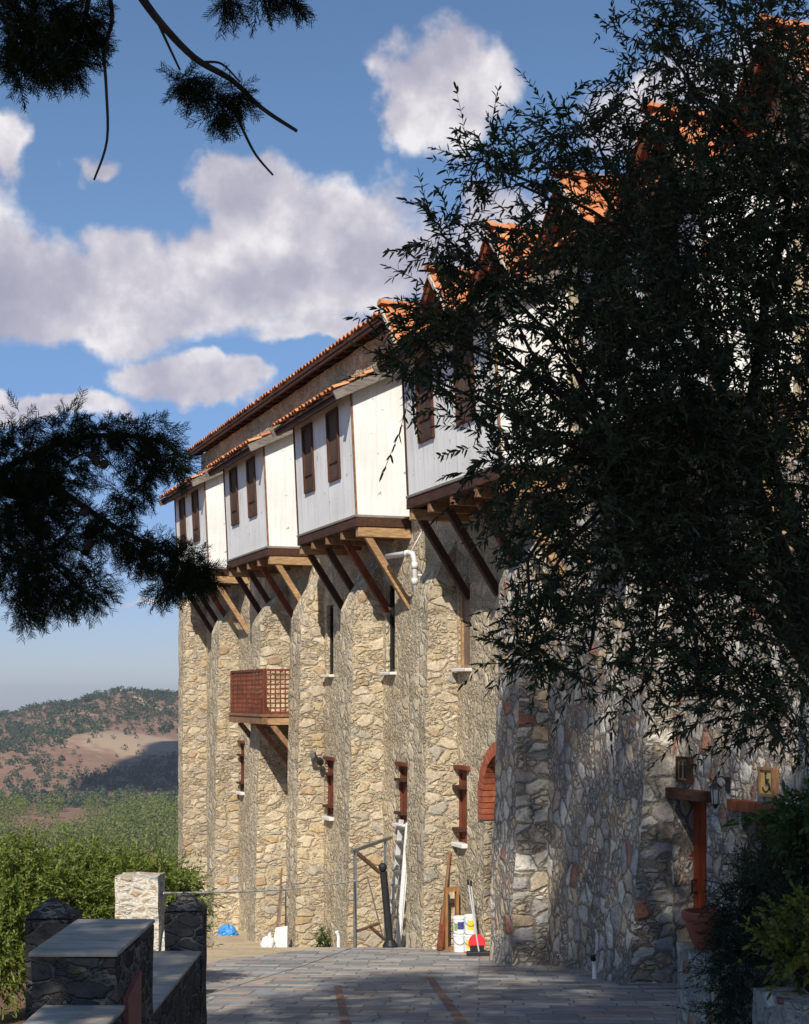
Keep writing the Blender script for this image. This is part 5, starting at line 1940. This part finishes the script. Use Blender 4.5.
def sky_noise(off):
    m_ = nd(nt, 'ShaderNodeVectorMath', operation='ADD')
    nt.links.new(tc.outputs['Generated'], m_.inputs[0]); m_.inputs[1].default_value = off
    a, _ = noise(nt, m_.outputs[0], 12, 12, .56)
    b, _ = noise(nt, m_.outputs[0], 26, 5, .45)
    return math_n(nt, 'ADD', math_n(nt, 'MULTIPLY', math_n(nt, 'SUBTRACT', a, .5), 2.0), math_n(nt, 'MULTIPLY', math_n(nt, 'SUBTRACT', b, .5), .5))


n0 = sky_noise((0, 0, 0))
n1 = sky_noise((-.012, -.006, .020))
dens = math_n(nt, 'ADD', mx, math_n(nt, 'MULTIPLY', n0, .70))
mask = nd(nt, 'ShaderNodeMapRange', interpolation_type='SMOOTHSTEP', i_1=.02, i_2=.36)
nt.links.new(dens, mask.inputs[0])
# clouds elsewhere in the sky, away from the picture, by noise alone
relief = math_n(nt, 'MULTIPLY', math_n(nt, 'SUBTRACT', n0, n1), 1.15)
depth = nd(nt, 'ShaderNodeMapRange', i_1=.2, i_2=1.3)
nt.links.new(dens, depth.inputs[0])
sh = math_n(nt, 'ADD', math_n(nt, 'SUBTRACT', .62, math_n(nt, 'MULTIPLY', depth.outputs[0], .25)), relief, clamp=True)
K = 1 / SKY
ccol = ramp(nt, sh, [(.05, (.36, .355, .44)), (.4, (.45, .435, .52)), (.65, (.60, .57, .62)), (.92, (.84, .81, .82))])
cmul = nd(nt, 'ShaderNodeVectorMath', operation='SCALE')
nt.links.new(ccol, cmul.inputs[0]); cmul.inputs['Scale'].default_value = K
tint0 = mix_c(nt, 1.0, sky.outputs[0], (1.02, 1.17, 1.32), 'MULTIPLY')
fall = math_n(nt, 'POWER', 2.718, math_n(nt, 'MULTIPLY', math_n(nt, 'ABSOLUTE', el), -1 / .13))
lav = nd(nt, 'ShaderNodeVectorMath', operation='SCALE')
lav.inputs[0].default_value = (.07 * K, .06 * K, .10 * K); nt.links.new(fall, lav.inputs['Scale'])
tint_ = nd(nt, 'ShaderNodeVectorMath', operation='ADD')
nt.links.new(tint0, tint_.inputs[0]); nt.links.new(lav.outputs[0], tint_.inputs[1])
low = nd(nt, 'ShaderNodeMapRange', i_1=0.0, i_2=.30)
nt.links.new(math_n(nt, 'ABSOLUTE', el), low.inputs[0])
air = ramp(nt, low.outputs[0], [(0, (.64, .63, .76)), (.25, (.66, .67, .83)), (.6, (.86, .90, 1.0)), (1, (1.12, 1.14, 1.12))])
tint = mix_c(nt, 1.0, tint_.outputs[0], air, 'MULTIPLY')
final = mix_c(nt, math_n(nt, 'MULTIPLY', mask.outputs[0], .93), tint, cmul.outputs[0])
nt.links.new(final, bg.inputs['Color'])

# haze
HAZE = 1.3e-4
mb = MB(); mb.box((-2350, -90, -170), (2350, 3500, 19))
hm, hnt, hb = new_mat('valley_haze')
hnt.nodes.remove(hb)
pv = nd(hnt, 'ShaderNodeVolumePrincipled')
pv.inputs['Color'].default_value = (.72, .80, .95, 1)
pv.inputs['Density'].default_value = HAZE
pv.inputs['Anisotropy'].default_value = .2
hnt.links.new(pv.outputs[0], [n for n in hnt.nodes if n.type == 'OUTPUT_MATERIAL'][0].inputs['Volume'])
tag(mb.build('haze', hm), 'thin blue air over the valley', kind='stuff')

cam = bpy.data.cameras.new('camera')
cam.lens = F / 1024 * 36
cam.sensor_width = 36
cam.sensor_fit = 'AUTO'
cam.shift_y = (HORIZON - 512) / 1024
cam.clip_start = .05
cam.clip_end = 9000
co = bpy.data.objects.new('camera', cam)
COL.objects.link(co)
co.location = (0, 0, 0)
co.rotation_euler = (R(90), 0, 0)
SC.camera = co

SC.view_settings.view_transform = 'Standard'
SC.view_settings.look = 'None'
SC.view_settings.exposure = .15
SC.view_settings.gamma = 1
SC.view_settings.use_curve_mapping = False
SC.cycles.max_bounces = 6
SC.cycles.transparent_max_bounces = 8
SC.cycles.volume_bounces = 0
SC.cycles.use_adaptive_sampling = True
